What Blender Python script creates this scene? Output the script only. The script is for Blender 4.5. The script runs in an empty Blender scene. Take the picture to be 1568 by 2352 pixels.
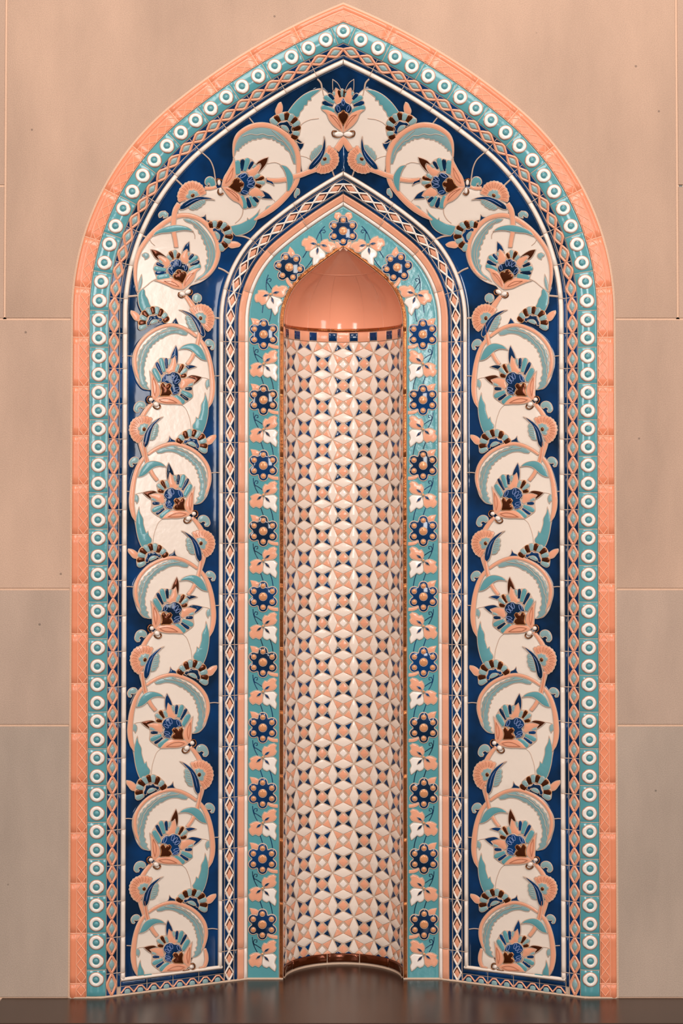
import bpy, math
import numpy as np
from mathutils import Vector, Matrix
from mathutils.geometry import delaunay_2d_cdt

# ------------------------------------------------------------------ camera, world, lights, exposure
S = bpy.context.scene
COL = S.collection
D = 4.114            # camera distance to the wall plane (m); 1 m = 1000 px on the wall plane
TANP = 0.0075 * D    # slight upward pitch
CP = math.cos(math.atan(TANP))
ZC = 1.1028          # eye height above the ledge
cam_d = bpy.data.cameras.new('camera')
cam = bpy.data.objects.new('camera', cam_d); COL.objects.link(cam)
cam.location = (0.0, -D, ZC)
cam.rotation_euler = (math.pi / 2 + math.atan(TANP), 0, 0)
cam_d.sensor_fit = 'VERTICAL'; cam_d.sensor_height = 36.0
F = 1000.0 * D * CP
cam_d.lens = F * 36.0 / 2352.0
cam_d.shift_y = -((1176.0 - (1180.0 - F * TANP)) / 2352.0)
cam_d.shift_x = -4.0 / 2352.0
cam_d.clip_end = 50
S.camera = cam
S.view_settings.view_transform = 'Standard'
S.view_settings.look = 'None'
S.view_settings.exposure = 0.0
S.view_settings.gamma = 1.0
S.view_settings.use_curve_mapping = False

w = bpy.data.worlds.new('hall'); S.world = w; w.use_nodes = True
nt = w.node_tree; bg = nt.nodes['Background']
tc = nt.nodes.new('ShaderNodeTexCoord'); sp = nt.nodes.new('ShaderNodeSeparateXYZ')
cr = nt.nodes.new('ShaderNodeValToRGB'); mr = nt.nodes.new('ShaderNodeMapRange')
nt.links.new(tc.outputs['Generated'], sp.inputs[0]); nt.links.new(sp.outputs['Z'], mr.inputs[0])
mr.inputs[1].default_value = -1; mr.inputs[2].default_value = 1
nt.links.new(mr.outputs[0], cr.inputs[0]); nt.links.new(cr.outputs[0], bg.inputs[0])
e = cr.color_ramp.elements
e[0].position = 0.0; e[0].color = (0.16, 0.135, 0.12, 1)
e[1].position = 1.0; e[1].color = (1.0, 0.88, 0.78, 1)
for p, c in ((0.42, (0.30, 0.27, 0.245, 1)), (0.55, (0.46, 0.41, 0.365, 1)), (0.72, (0.90, 0.80, 0.70, 1))):
    q = e.new(p); q.color = c
bg.inputs[1].default_value = 0.56

def area(name, loc, target, size, power, color, sy=None):
    l = bpy.data.lights.new(name, 'AREA'); l.energy = power; l.color = color
    l.shape = 'RECTANGLE'; l.size = size; l.size_y = sy or size
    o = bpy.data.objects.new(name, l); COL.objects.link(o); o.location = loc
    o.rotation_euler = (Vector(target) - Vector(loc)).to_track_quat('-Z', 'Y').to_euler()
    return o
area('ceiling_glow', (0.0, -2.6, 3.5), (0, 0, 1.1), 2.2, 64, (1.0, 0.91, 0.85), 1.0)
area('window_light', (-2.3, -5.2, 2.2), (0, 0, 1.1), 0.8, 58, (1.0, 0.97, 0.95), 1.7)
area('window_light', (0.9, -6.4, 2.3), (0, 0, 1.1), 0.7, 56, (1.0, 0.97, 0.95), 1.6)
area('window_light', (3.1, -3.6, 2.0), (0, 0, 1.1), 0.8, 38, (1.0, 0.97, 0.95), 1.9)

# ------------------------------------------------------------------ materials
def lin(c):
    return tuple((x / 255 / 12.92 if x <= 10 else ((x / 255 + 0.055) / 1.055) ** 2.4) for x in c) + (1.0,)
M = {}
def glaze(name, rgb, rough=0.12, metal=0.0, var=0.12, bump=0.12, vs=9.0, coat=0.0, bscale=55.0, two=None):
    m = bpy.data.materials.new(name); m.use_nodes = True
    n = m.node_tree; b = n.nodes['Principled BSDF']
    t = n.nodes.new('ShaderNodeTexCoord')
    g = n.nodes.new('ShaderNodeNewGeometry')
    no = n.nodes.new('ShaderNodeTexNoise'); no.inputs['Scale'].default_value = vs; no.inputs['Detail'].default_value = 3
    n.links.new(g.outputs['Position'], no.inputs['Vector'])
    mx = n.nodes.new('ShaderNodeMix'); mx.data_type = 'RGBA'
    c = lin(rgb)
    mx.inputs[6].default_value = tuple(v * (1 - var) for v in c[:3]) + (1,)
    mx.inputs[7].default_value = tuple(min(1, v * (1 + var)) for v in c[:3]) + (1,)
    if two:
        mx.inputs[6].default_value = c; mx.inputs[7].default_value = lin(two); rg = n.nodes.new('ShaderNodeMapRange'); rg.inputs[1].default_value = .36; rg.inputs[2].default_value = .66
        n.links.new(no.outputs['Fac'], rg.inputs[0]); n.links.new(rg.outputs[0], mx.inputs[0])
    else: n.links.new(no.outputs['Fac'], mx.inputs[0])
    n.links.new(mx.outputs[2], b.inputs['Base Color'])
    b.inputs['Roughness'].default_value = rough; b.inputs['Metallic'].default_value = metal
    b.inputs['Coat Weight'].default_value = coat; b.inputs['Coat Roughness'].default_value = 0.06
    if bump:
        n2 = n.nodes.new('ShaderNodeTexNoise'); n2.inputs['Scale'].default_value = bscale; n2.inputs['Detail'].default_value = 2
        n.links.new(g.outputs['Position'], n2.inputs['Vector'])
        bp = n.nodes.new('ShaderNodeBump'); bp.inputs['Strength'].default_value = bump; bp.inputs['Distance'].default_value = 0.004
        n.links.new(n2.outputs['Fac'], bp.inputs['Height']); n.links.new(bp.outputs['Normal'], b.inputs['Normal'])
    M[name] = m
    return m
glaze('cream', (247, 229, 214), 0.16, var=0.03, bump=0.10)
glaze('white', (250, 236, 226), 0.14, var=0.02, bump=0.08)
glaze('salmon', (243, 170, 136), 0.16, var=0.07)
glaze('coral', (240, 146, 108), 0.22, var=0.08)
glaze('coralline', (249, 178, 144), 0.22, var=0.05)
glaze('turq', (100, 160, 167), 0.14, var=0.14)
glaze('sea', (90, 157, 164), 0.14, var=0.14)
glaze('sage', (136, 168, 170), 0.16, var=0.14)
glaze('grey', (144, 174, 175), 0.14, var=0.12)
glaze('navy', (0, 32, 60), 0.07, vs=9.0, bump=0.10, bscale=20, two=(0, 58, 112))
glaze('navyline', (120, 140, 190), 0.15, var=0.1)
glaze('brown', (96, 44, 18), 0.16, metal=0.6, var=0.3, vs=60)
glaze('copper', (176, 104, 58), 0.2, metal=0.8, var=0.35, vs=40, bump=0.3)
glaze('gold', (226, 158, 100), 0.25, metal=0.45, var=0.15, vs=40)
glaze('peach', (226, 154, 106), 0.2, metal=0.15, var=0.15, vs=60)
glaze('line', (206, 176, 156), 0.35, var=0.08)
glaze('linegrey', (186, 172, 156), 0.35, var=0.08)
glaze('linesal', (208, 132, 98), 0.3, var=0.08)
glaze('grout', (208, 178, 154), 0.75, var=0.15, bump=0.3, bscale=400)
glaze('niche_glaze', (246, 164, 130), 0.10, var=0.05, bump=0.10, bscale=25)

# ------------------------------------------------------------------ the recess as a height field over the wall plane
R2, HC = 0.6225, 0.4614
R1 = 1.5046; C1 = (-0.567, -0.2143)
A50 = math.radians(50)
S0, S1, DEP = 0.072, 0.3957, 0.166
SL = DEP / (S1 - S0)
HB = -ZC

def sdist(X, h):
    a = np.abs(X)
    ang = np.arctan2(h - HC, a)
    s = R2 - a
    s = np.where(h > HC, R2 - np.hypot(a, h - HC), s)
    s = np.where(ang > A50, R1 - np.hypot(a - C1[0], h - C1[1]), s)
    return s
def depth(s):
    return np.clip((s - S0) * SL, 0, DEP)
def grad(X, h):
    a = np.abs(X); sg = np.where(X < 0, -1.0, 1.0)
    ang = np.arctan2(h - HC, a)
    gx = -np.ones_like(a); gh = np.zeros_like(a)
    r = np.hypot(a, h - HC) + 1e-9
    k = h > HC; gx = np.where(k, -a / r, gx); gh = np.where(k, -(h - HC) / r, gh)
    r = np.hypot(a - C1[0], h - C1[1]); k = ang > A50
    gx = np.where(k, -(a - C1[0]) / r, gx); gh = np.where(k, -(h - C1[1]) / r, gh)
    return gx * sg, gh
def lift(P, z):
    P = np.asarray(P, float); X, h = P[:, 0], P[:, 1]
    s = sdist(X, h); d = depth(s)
    gx, gh = grad(X, h)
    sl = np.where((s > S0) & (s < S1), SL, 0.0)
    n = np.stack([gx * sl, -np.ones_like(X), gh * sl], 1)
    n /= np.linalg.norm(n, axis=1)[:, None]
    z = np.broadcast_to(np.asarray(z, float), X.shape)
    return np.stack([X, d, h + ZC], 1) + n * z[:, None]
def inv(P):
    P = np.asarray(P, float); px, py = P[:, 0], P[:, 1]
    d = np.zeros(len(P)); h = (1180 - py) / 1000; X = (px - 788) / 1000
    for _ in range(10):
        den = 1 + d / D + 0.0075 * h
        X = (px - 788) / 1000 * den; h = (1180 - py) / 1000 * den
        d = depth(sdist(X, h))
    return np.stack([X, h], 1)
def sof(px, py=1180):
    q = inv([(px, py)])
    return float(sdist(q[:, 0], q[:, 1])[0])

# curve at offset s, arclength u from the apex measured on the offset sref; left side (X negative)
def psia(s):
    return math.acos(-C1[0] / (R1 - s))
def apexh(s):
    return C1[1] + (R1 - s) * math.sin(psia(s))
def clen(s):
    return (R1 - s) * (psia(s) - A50), (R2 - s) * A50
def cpt(u, s, sref):
    l3, l2 = clen(sref)
    if u <= 1e-6:
        return (0.0, apexh(s))
    if u < l3:
        ps = psia(sref) - u / (R1 - sref)
        a = C1[0] + (R1 - s) * math.cos(ps); h = C1[1] + (R1 - s) * math.sin(ps)
        if a < 0: return (0.0, apexh(s))
        return (-a, h)
    u -= l3
    if u < l2:
        ph = A50 - u / (R2 - sref)
        return (-(R2 - s) * math.cos(ph), HC + (R2 - s) * math.sin(ph))
    return (-(R2 - s), HC - (u - l2))
def tang(u, sref):      # angle of the downward running tangent
    a = np.array(cpt(max(u - .002, 1e-5), sref, sref)); b = np.array(cpt(u + .002, sref, sref))
    d = b - a
    return math.atan2(d[1], d[0])
def uof(px_y, s):       # arclength on offset s of the photo row px_y on the straight part (or arch)
    lo, hi = 0.0, 3.0
    for _ in range(50):
        m = (lo + hi) / 2
        X, h = cpt(m, s, s); d = float(depth(np.array(s)))
        y = 1180 - 1000 * h / (1 + d / D + .0075 * h)
        if y < px_y: lo = m
        else: hi = m
    return lo
def uend(s, z=0.0):
    l3, l2 = clen(s)
    return l3 + l2 + HC - (HB + z)

# ------------------------------------------------------------------ mesh accumulation
LOC = {}
class Part:
    def __init__(s):
        s.v = []; s.f = []; s.m = []; s.mats = []
    def mi(s, name):
        if name not in s.mats: s.mats.append(name)
        return s.mats.index(name)
    def add(s, verts, faces, mat):
        o = len(s.v); s.v.extend([tuple(x) for x in verts])
        k = s.mi(mat)
        for f in faces:
            s.f.append([i + o for i in f]); s.m.append(k)
    def build(s, name, parent=None, smooth=True, label=None):
        if not s.v: return None
        V = np.array(s.v); c = (V.min(0) + V.max(0)) / 2
        me = bpy.data.meshes.new(name); me.from_pydata((V - c).tolist(), [], s.f)
        for n in s.mats: me.materials.append(M[n])
        me.polygons.foreach_set('material_index', s.m)
        me.polygons.foreach_set('use_smooth', [smooth] * len(s.f))
        me.update()
        o = bpy.data.objects.new(name, me); COL.objects.link(o)
        p = LOC[parent.name] if parent else Vector((0, 0, 0))
        o.location = Vector(c) - p
        LOC[o.name] = Vector(c)
        if parent: o.parent = parent
        if label: o['label'] = label
        return o
def thing(name, label, cat, loc=(0, 0, 0), group=None):
    o = bpy.data.objects.new(name, None); COL.objects.link(o); o.location = loc
    o.empty_display_size = .05
    o['label'] = label; o['category'] = cat
    if group: o['group'] = group
    LOC[o.name] = Vector(loc)
    return o
def tag(o, label, cat):
    o['label'] = label; o['category'] = cat
def mirror_part(o, root):
    c = o.copy(); COL.objects.link(c); c.parent = root
    rl = LOC[root.name]; wl = LOC[o.name]
    nl = Vector((-wl.x, wl.y, wl.z)); c.location = nl - rl; c.scale = (-1, 1, 1); LOC[c.name] = nl
    for ch in o.children:
        d = ch.copy(); COL.objects.link(d); d.parent = c; LOC[d.name] = LOC[ch.name]
        for g in ch.children:
            q = g.copy(); COL.objects.link(q); q.parent = d
    return c

# ------------------------------------------------------------------ 2-D shape tools (coordinates in metres on the wall plane)
def resample(P, closed=True, step=0.0035, corner=50):
    P = np.asarray(P, float); n = len(P); out = []
    d = np.roll(P, -1, 0) - P; L = np.hypot(d[:, 0], d[:, 1]) + 1e-12
    T = np.zeros_like(P); isc = np.zeros(n, bool)
    for i in range(n):
        if not closed and i in (0, n - 1):
            isc[i] = True; continue
        a = d[i - 1] / L[i - 1]; b = d[i] / L[i]
        ang = math.degrees(math.acos(max(-1, min(1, float(a @ b)))))
        if ang > corner: isc[i] = True
        else:
            t = a * L[i] + b * L[i - 1]; T[i] = t / (np.hypot(*t) + 1e-12)
    m = n if closed else n - 1
    for i in range(m):
        j = (i + 1) % n; p, q = P[i], P[j]; l = L[i]
        t0 = (q - p) if isc[i] else T[i] * l
        t1 = (q - p) if isc[j] else T[j] * l
        k = int(max(1, min(8, math.ceil(l / step))))
        for a in range(k):
            x = a / k
            out.append((2*x**3-3*x**2+1)*p + (x**3-2*x**2+x)*t0 + (-2*x**3+3*x**2)*q + (x**3-x**2)*t1)
    if not closed: out.append(P[-1])
    return np.array(out)
def ccw(P):
    x, y = P[:, 0], P[:, 1]
    return P if (x @ np.roll(y, -1) - y @ np.roll(x, -1)) > 0 else P[::-1]
def vnorm(P, closed=True):
    if closed: a = P - np.roll(P, 1, 0); b = np.roll(P, -1, 0) - P
    else:
        a = np.vstack([P[1:2] - P[:1], P[1:] - P[:-1]]); b = np.vstack([P[1:] - P[:-1], P[-1:] - P[-2:-1]])
    a = a / (np.linalg.norm(a, axis=1)[:, None] + 1e-12); b = b / (np.linalg.norm(b, axis=1)[:, None] + 1e-12)
    na = np.stack([-a[:, 1], a[:, 0]], 1); nb = np.stack([-b[:, 1], b[:, 0]], 1)
    n = na + nb; l = np.linalg.norm(n, axis=1)
    n = n / (l[:, None] + 1e-9)
    k = 1 / np.clip((n * na).sum(1), 0.6, 1)
    return n, k
def thick(P, N):        # free distance inwards from every vertex
    Q = np.roll(P, -1, 0); E = Q - P
    n = len(P); r = np.full(n, 1.0)
    for i in range(n):
        p = P[i]; d = N[i]
        den = d[0] * E[:, 1] - d[1] * E[:, 0]
        den = np.where(np.abs(den) < 1e-12, 1e-12, den)
        w = P - p
        t = (w[:, 0] * E[:, 1] - w[:, 1] * E[:, 0]) / den
        u = (w[:, 0] * d[1] - w[:, 1] * d[0]) / den
        ok = (t > 1e-6) & (u >= -.01) & (u <= 1.01)
        ok[i] = False; ok[i - 1] = False
        if ok.any(): r[i] = t[ok].min()
    return r
FLAT = lambda P, z: lift(P, z)
def fill(part, P, z0, t, mat, bev=0.0014, dome=0.0, grid=None, L=lift):
    P = ccw(np.asarray(P, float))
    k = np.hypot(*(P - np.roll(P, 1, 0)).T) > 1e-5; P = P[k]
    if len(P) < 3: return
    N, K = vnorm(P); T = thick(P, N)
    b = np.minimum(bev, 0.33 * T); b = np.minimum(b, np.minimum(np.roll(b, 1), np.roll(b, -1)) * 1.6 + 2e-5)
    n = len(P)
    B1 = P + N * (b * 0.35)[:, None]; B2 = P + N * b[:, None]
    zt = t * np.clip(b / bev, .25, 1)
    rings = [(P, np.full(n, z0)), (B1, z0 + zt * .72), (B2, z0 + zt)]
    V = np.vstack([r[0] for r in rings]); Z = np.concatenate([r[1] for r in rings])
    Fs = []
    for r in range(2):
        for i in range(n):
            j = (i + 1) % n
            Fs.append([r*n+i, r*n+j, (r+1)*n+j, (r+1)*n+i])
    pts = [Vector(p) for p in B2]
    if grid:
        mn, mx = B2.min(0), B2.max(0)
        xs = np.arange(mn[0] + grid * .5, mx[0], grid); ys = np.arange(mn[1] + grid * .5, mx[1], grid)
        if len(xs) and len(ys):
            G = np.array([(x, y) for x in xs for y in ys])
            # keep points inside and away from the edge
            inside = np.zeros(len(G), bool); Q = np.roll(B2, -1, 0)
            for a, c in zip(B2, Q):
                cond = ((a[1] > G[:, 1]) != (c[1] > G[:, 1])) & (G[:, 0] < (c[0]-a[0])*(G[:, 1]-a[1])/(c[1]-a[1]+1e-15)+a[0])
                inside ^= cond
            G = G[inside]
            if len(G):
                dm = np.min(np.hypot(G[:, None, 0] - B2[None, :, 0], G[:, None, 1] - B2[None, :, 1]), axis=1)
                G = G[dm > grid * .35]
                pts += [Vector(g) for g in G]
    try:
        r = delaunay_2d_cdt(pts, [], [list(range(n))], 1, 1e-7)
    except Exception:
        return
    ov, of, orig = r[0], r[2], r[3]
    vm = {}; extra = []
    for i, v in enumerate(ov):
        o = [q for q in orig[i] if q < n]
        if o: vm[i] = 2 * n + o[0]
        else:
            vm[i] = 3 * n + len(extra); extra.append((v.x, v.y))
    if extra:
        E = np.array(extra); V = np.vstack([V, E]); Z = np.concatenate([Z, np.full(len(E), z0 + t + dome)])
    for f in of:
        g = [vm[i] for i in f]
        if len(set(g)) == len(g): Fs.append(g)
    part.add(L(V, Z), Fs, mat)
def bead(part, P, z0, wd, ht, mat, closed=True, L=lift, taper=False):
    P = np.asarray(P, float); n = len(P)
    if n < 2: return
    N, K = vnorm(P, closed); h = wd / 2
    wv = np.full(n, h)
    if taper:
        x = np.linspace(0, 1, n); wv = h * np.clip(np.minimum(x, 1 - x) * 6, .15, 1)
    rows = [(-1, 0), (-.6, .75), (0, 1), (.6, .75), (1, 0)]
    z0 = np.broadcast_to(np.asarray(z0, float), (n,))
    V = np.vstack([P + N * (wv * a)[:, None] for a, _ in rows]); Z = np.concatenate([z0 + ht * c for _, c in rows])
    Fs = []
    m = n if closed else n - 1
    for r in range(4):
        for i in range(m):
            j = (i + 1) % n
            Fs.append([r*n+i, (r+1)*n+i, (r+1)*n+j, r*n+j][::-1])
    part.add(L(V, Z), Fs, mat)
def strokepoly(C, W, step=0.004):
    C = np.asarray(C, float); n = len(C)
    W = np.full(n, W) if np.isscalar(W) else np.asarray(W, float)
    R = resample(np.column_stack([C]), False, step, 70)
    # widths interpolated along chord length
    l0 = np.concatenate([[0], np.cumsum(np.hypot(*(np.diff(C, axis=0)).T))]); l0 /= l0[-1]
    l1 = np.concatenate([[0], np.cumsum(np.hypot(*(np.diff(R, axis=0)).T))]); l1 /= l1[-1]
    w = np.interp(l1, l0, W) / 2
    N, K = vnorm(R, False)
    return np.vstack([R + N * w[:, None], (R - N * w[:, None])[::-1]])
def petal(a, b, w0, w1):
    a, b = np.asarray(a, float), np.asarray(b, float); d = b - a; l = np.hypot(*d); t = d / l; n = np.array([-t[1], t[0]])
    r = w1 / 2; pts = [a + n * w0 / 2, a - n * w0 / 2, a + t * (l - r * 1.1) - n * r]
    for k in (-60, -30, 0, 30, 60):
        q = math.radians(k); pts.append(a + t * (l - r + r * math.cos(q)) + n * r * math.sin(q))
    pts.append(a + t * (l - r * 1.1) + n * r)
    return np.array(pts)
def ellipse(c, rx, ry, rot=0, n=18):
    q = np.linspace(0, 2 * math.pi, n, endpoint=False); r = math.radians(rot)
    x, y = rx * np.cos(q), ry * np.sin(q)
    return np.stack([c[0] + x * math.cos(r) - y * math.sin(r), c[1] + x * math.sin(r) + y * math.cos(r)], 1)
LV = 0.0007
def glazed(part, P, lvl, mat, line='line', lw=0.0024, t=0.0013, smooth=True, grid=None, bev=0.0015, lh=0.0013, men=0):
    """one pool of glaze with the raised clay line around it"""
    if smooth: P = resample(P, True)
    z = lvl * LV
    fill(part, P, z, t, mat, bev=bev, grid=grid)
    if men: bead(part, P, -.0002, men, .0011, 'navy')
    if line: bead(part, P, z, lw, lh, line)
    return P
def lathe(part, c, prof, mats, n=20, L=lift):
    """rings around a point of the recess surface; prof = [(radius, height)]"""
    c = np.asarray(c, float)
    q = np.linspace(0, 2 * math.pi, n, endpoint=False); cs = np.stack([np.cos(q), np.sin(q)], 1)
    prev = None
    for k in range(len(prof) - 1):
        (ra, za), (rb, zb) = prof[k], prof[k + 1]
        A = c + cs * ra
        if rb <= 1e-9:
            V = np.vstack([A, c[None]]); Z = np.concatenate([np.full(n, za), [zb]])
            Fs = [[i, (i + 1) % n, n] for i in range(n)]
        else:
            V = np.vstack([A, c + cs * rb]); Z = np.concatenate([np.full(n, za), np.full(n, zb)])
            Fs = [[i, (i + 1) % n, n + (i + 1) % n, n + i] for i in range(n)]
        part.add(L(V, Z), Fs, mats[k] if isinstance(mats, (list, tuple)) else mats)
def ringprof(part, c, prof, mat, n=22, L=lift):
    c = np.asarray(c, float); q = np.linspace(0, 2 * math.pi, n, endpoint=False); cs = np.stack([np.cos(q), np.sin(q)], 1)
    V = []; Z = []; m = len(prof); closed_tip = prof[-1][0] <= 1e-9
    for r, z in prof[:m - 1] if closed_tip else prof:
        V.append(c + cs * r); Z += [z] * n
    V = np.vstack(V); k = len(V) // n
    Fs = []
    for r in range(k - 1):
        for i in range(n):
            j = (i + 1) % n; Fs.append([r*n+i, r*n+j, (r+1)*n+j, (r+1)*n+i])
    if closed_tip:
        V = np.vstack([V, c[None]]); Z.append(prof[-1][1])
        Fs += [[(k-1)*n+i, (k-1)*n+(i+1) % n, k*n] for i in range(n)]
    part.add(L(V, np.array(Z)), Fs, mat)
def sweep(part, prof, u0, u1, sref, mat, cut=True, step=0.02, gap=0.0003):
    """cross-section prof=[(s,z)] run along the arch between two arclengths; ends rolled down"""
    n = max(2, int(math.ceil((u1 - u0) / step)) + 1)
    us = list(np.linspace(u0 + (gap if u0 > 0 else 0), u1 - gap, n)); zs = [1.0] * n
    if cut:
        e = 0.0009
        us = [us[0], us[0] + e * .4 + 1e-5, us[0] + e] + us[1:-1] + [us[-1] - e, us[-1] - e * .4, us[-1]]
        zs = [.4, .8, 1.0] + [1.0] * (n - 2) + [1.0, .8, .4]
        if u0 <= 0: us = us[:1] + us[3:]; zs = [1.0] + zs[3:]
    P = []; Z = []
    for u, k in zip(us, zs):
        for s, z in prof:
            P.append(cpt(u, s, sref)); Z.append(z * k)
    m = len(prof); Fs = []
    for i in range(len(us) - 1):
        for j in range(m - 1):
            a = i * m + j; Fs.append([a, a + m, a + m + 1, a + 1])
    part.add(lift(np.array(P), np.array(Z)), Fs, mat)
def rollprof(s0, s1, t, e=0.0014, crown=0.0):
    m = (s0 + s1) / 2
    return [(s0, 0), (s0 + e * .35, t * .7), (s0 + e, t), (s0 + e * 1.5, t), (m, t + crown), (s1 - e * 1.5, t), (s1 - e, t), (s1 - e * .35, t * .7), (s1, 0)]
def rodprof(s0, s1, t):
    m = (s0 + s1) / 2; r = (s1 - s0) / 2
    return [(m + r * math.cos(q), t * math.sin(q)) for q in np.radians([180, 155, 125, 90, 55, 25, 0])]

def joint(part, u, prof, sref, mat='line', w=.0017, h=.0007):
    """flush light grout line across a band, following its cross-section"""
    P = np.array([cpt(u, a, sref) for a, _ in prof]); bead(part, P, np.array([z for _, z in prof]), w, h, mat, closed=False)

# ------------------------------------------------------------------ structure: stone wall, recess bed, ledge
def stone(name, rgb, k):
    m = bpy.data.materials.new(name); m.use_nodes = True; n = m.node_tree; b = n.nodes['Principled BSDF']
    g = n.nodes.new('ShaderNodeNewGeometry')
    a = n.nodes.new('ShaderNodeTexNoise'); a.inputs['Scale'].default_value = 3.1; a.inputs['Detail'].default_value = 6; a.inputs['Roughness'].default_value = .6
    mp = n.nodes.new('ShaderNodeMapping'); mp.inputs['Scale'].default_value = (1.0, 1.0, 0.35); mp.inputs['Location'].default_value = (k, k * 2, k)
    n.links.new(g.outputs['Position'], mp.inputs[0]); n.links.new(mp.outputs[0], a.inputs['Vector'])
    f = n.nodes.new('ShaderNodeTexNoise'); f.inputs['Scale'].default_value = 420; f.inputs['Detail'].default_value = 3
    n.links.new(g.outputs['Position'], f.inputs['Vector'])
    r = n.nodes.new('ShaderNodeValToRGB'); c = lin(rgb)
    r.color_ramp.elements[0].position = .32; r.color_ramp.elements[0].color = tuple(v * .74 for v in c[:3]) + (1,)
    r.color_ramp.elements[1].position = .66; r.color_ramp.elements[1].color = tuple(v * 1.06 for v in c[:3]) + (1,)
    n.links.new(a.outputs['Fac'], r.inputs[0])
    r2 = n.nodes.new('ShaderNodeMapRange'); r2.inputs[3].default_value = .74; r2.inputs[4].default_value = 1.22
    n.links.new(f.outputs['Fac'], r2.inputs[0])
    # small dark pores
    v = n.nodes.new('ShaderNodeTexVoronoi'); v.inputs['Scale'].default_value = 13
    n.links.new(g.outputs['Position'], v.inputs['Vector'])
    r3 = n.nodes.new('ShaderNodeMapRange'); r3.inputs[1].default_value = .025; r3.inputs[2].default_value = .045; r3.inputs[3].default_value = .5; r3.inputs[4].default_value = 1
    n.links.new(v.outputs['Distance'], r3.inputs[0])
    mu = n.nodes.new('ShaderNodeMath'); mu.operation = 'MULTIPLY'; n.links.new(r2.outputs[0], mu.inputs[0]); n.links.new(r3.outputs[0], mu.inputs[1])
    h = n.nodes.new('ShaderNodeMix'); h.data_type = 'RGBA'; h.blend_type = 'MULTIPLY'; h.inputs[0].default_value = 1
    n.links.new(r.outputs[0], h.inputs[6]); n.links.new(mu.outputs[0], h.inputs[7])
    n.links.new(h.outputs[2], b.inputs['Base Color'])
    b.inputs['Roughness'].default_value = .62
    bp = n.nodes.new('ShaderNodeBump'); bp.inputs['Strength'].default_value = .22; bp.inputs['Distance'].default_value = .002
    n.links.new(f.outputs['Fac'], bp.inputs['Height']); n.links.new(bp.outputs['Normal'], b.inputs['Normal'])
    M[name] = m
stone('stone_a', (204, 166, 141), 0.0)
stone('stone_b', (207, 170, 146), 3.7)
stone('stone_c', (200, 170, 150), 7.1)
stone('stone_d', (190, 167, 150), 5.3)  # lower slabs greyer than the top: downward light falloff put into the stone colour
glaze('mortar', (226, 186, 158), .8, var=.06, bump=.25, bscale=300)

LW = lambda P, z: np.stack([P[:, 0], -np.broadcast_to(z, len(P)), P[:, 1] + ZC], 1)
def xw(px): return (px - 788) / 1000
def hw(py):
    h = (1180 - py) / 1000; return h / (1 - 0.0075 * h)
wall = Part()
SO = -0.0025
def edge(h0, h1, side=-1):      # opening edge, left side from low to high
    P = []
    L = sum(clen(SO)) + HC
    u0 = L - h0 if h0 < HC else None
    us = np.linspace(0, sum(clen(SO)) + HC + 1.3, 260)
    for u in us[::-1]:
        x, h = cpt(u, SO, SO)
        if h0 <= h <= h1: P.append((x, h))
    return P
J = .0018
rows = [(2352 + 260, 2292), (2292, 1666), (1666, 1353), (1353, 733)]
def slab(P, mat): fill(wall, np.array(P), -.006, .006, mat, bev=.0018, L=LW)
XL, XR = xw(8), xw(1559)
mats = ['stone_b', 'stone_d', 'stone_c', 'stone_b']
def edge_x(h):
    return -(R2 - SO) if h <= HC else -math.sqrt((R2 - SO) ** 2 - (h - HC) ** 2)
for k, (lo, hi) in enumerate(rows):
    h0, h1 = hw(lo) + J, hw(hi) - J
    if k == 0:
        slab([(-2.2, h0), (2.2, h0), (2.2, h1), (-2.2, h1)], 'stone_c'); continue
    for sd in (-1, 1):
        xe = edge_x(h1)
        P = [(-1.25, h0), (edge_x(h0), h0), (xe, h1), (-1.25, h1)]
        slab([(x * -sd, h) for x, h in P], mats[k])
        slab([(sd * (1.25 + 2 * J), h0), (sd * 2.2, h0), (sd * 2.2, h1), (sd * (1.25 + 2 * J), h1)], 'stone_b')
h0 = hw(733) + J; E = edge(h0, 9)
E = [(edge_x(h0), h0)] + E
top = E + [(-x, h) for x, h in E[::-1]] if abs(E[-1][0]) > 1e-6 else E + [(-x, h) for x, h in E[-2::-1]]
hT = 1.75
P = [(XL + J, h0)] + top + [(XR - J, h0), (XR - J, hT), (XL + J, hT)]
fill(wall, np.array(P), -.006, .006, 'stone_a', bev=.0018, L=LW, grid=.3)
for sd, xx in ((-1, XL), (1, XR)):
    for (a, b) in ((733, 427), (427, -600)):
        xi = xx + sd * J
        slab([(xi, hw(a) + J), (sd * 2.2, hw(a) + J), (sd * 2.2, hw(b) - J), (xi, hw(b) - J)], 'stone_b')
def strip(P): wall.add(LW(np.array(P), -.0018), [list(range(len(P)))], 'mortar')
for y in (2292, 1666, 1353, 733):
    h = hw(y)
    for sd in (-1, 1):
        strip([(sd * 2.2, h - .004), (sd * .60, h - .004), (sd * .60, h + .004), (sd * 2.2, h + .004)])
for x in (XL, XR, -1.25 - J, 1.25 + J):
    a = hw(733) if abs(x) < 1.2 else HB - .3
    b = 1.75 if abs(x) < 1.2 else hw(733)
    strip([(x - .004, a), (x + .004, a), (x + .004, b), (x - .004, b)])
for sd in (-1, 1):
    strip([(sd * .7835, hw(427) - .004), (sd * 2.2, hw(427) - .004), (sd * 2.2, hw(427) + .004), (sd * .7835, hw(427) + .004)])
# pale mortar fillet round the opening
UE0 = uend(0)
wp = Part()
for sgn in (1,):
    sweep(wall, [(-.005, -.001), (-.0045, .0004), (-.0025, .0012), (.0, .0020), (.003, .0)], 0, UE0, 0.0, 'mortar', cut=False, step=.03)
i0 = len(wall.v)
WV = wall.v; WF = wall.f; WM = wall.m
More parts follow.
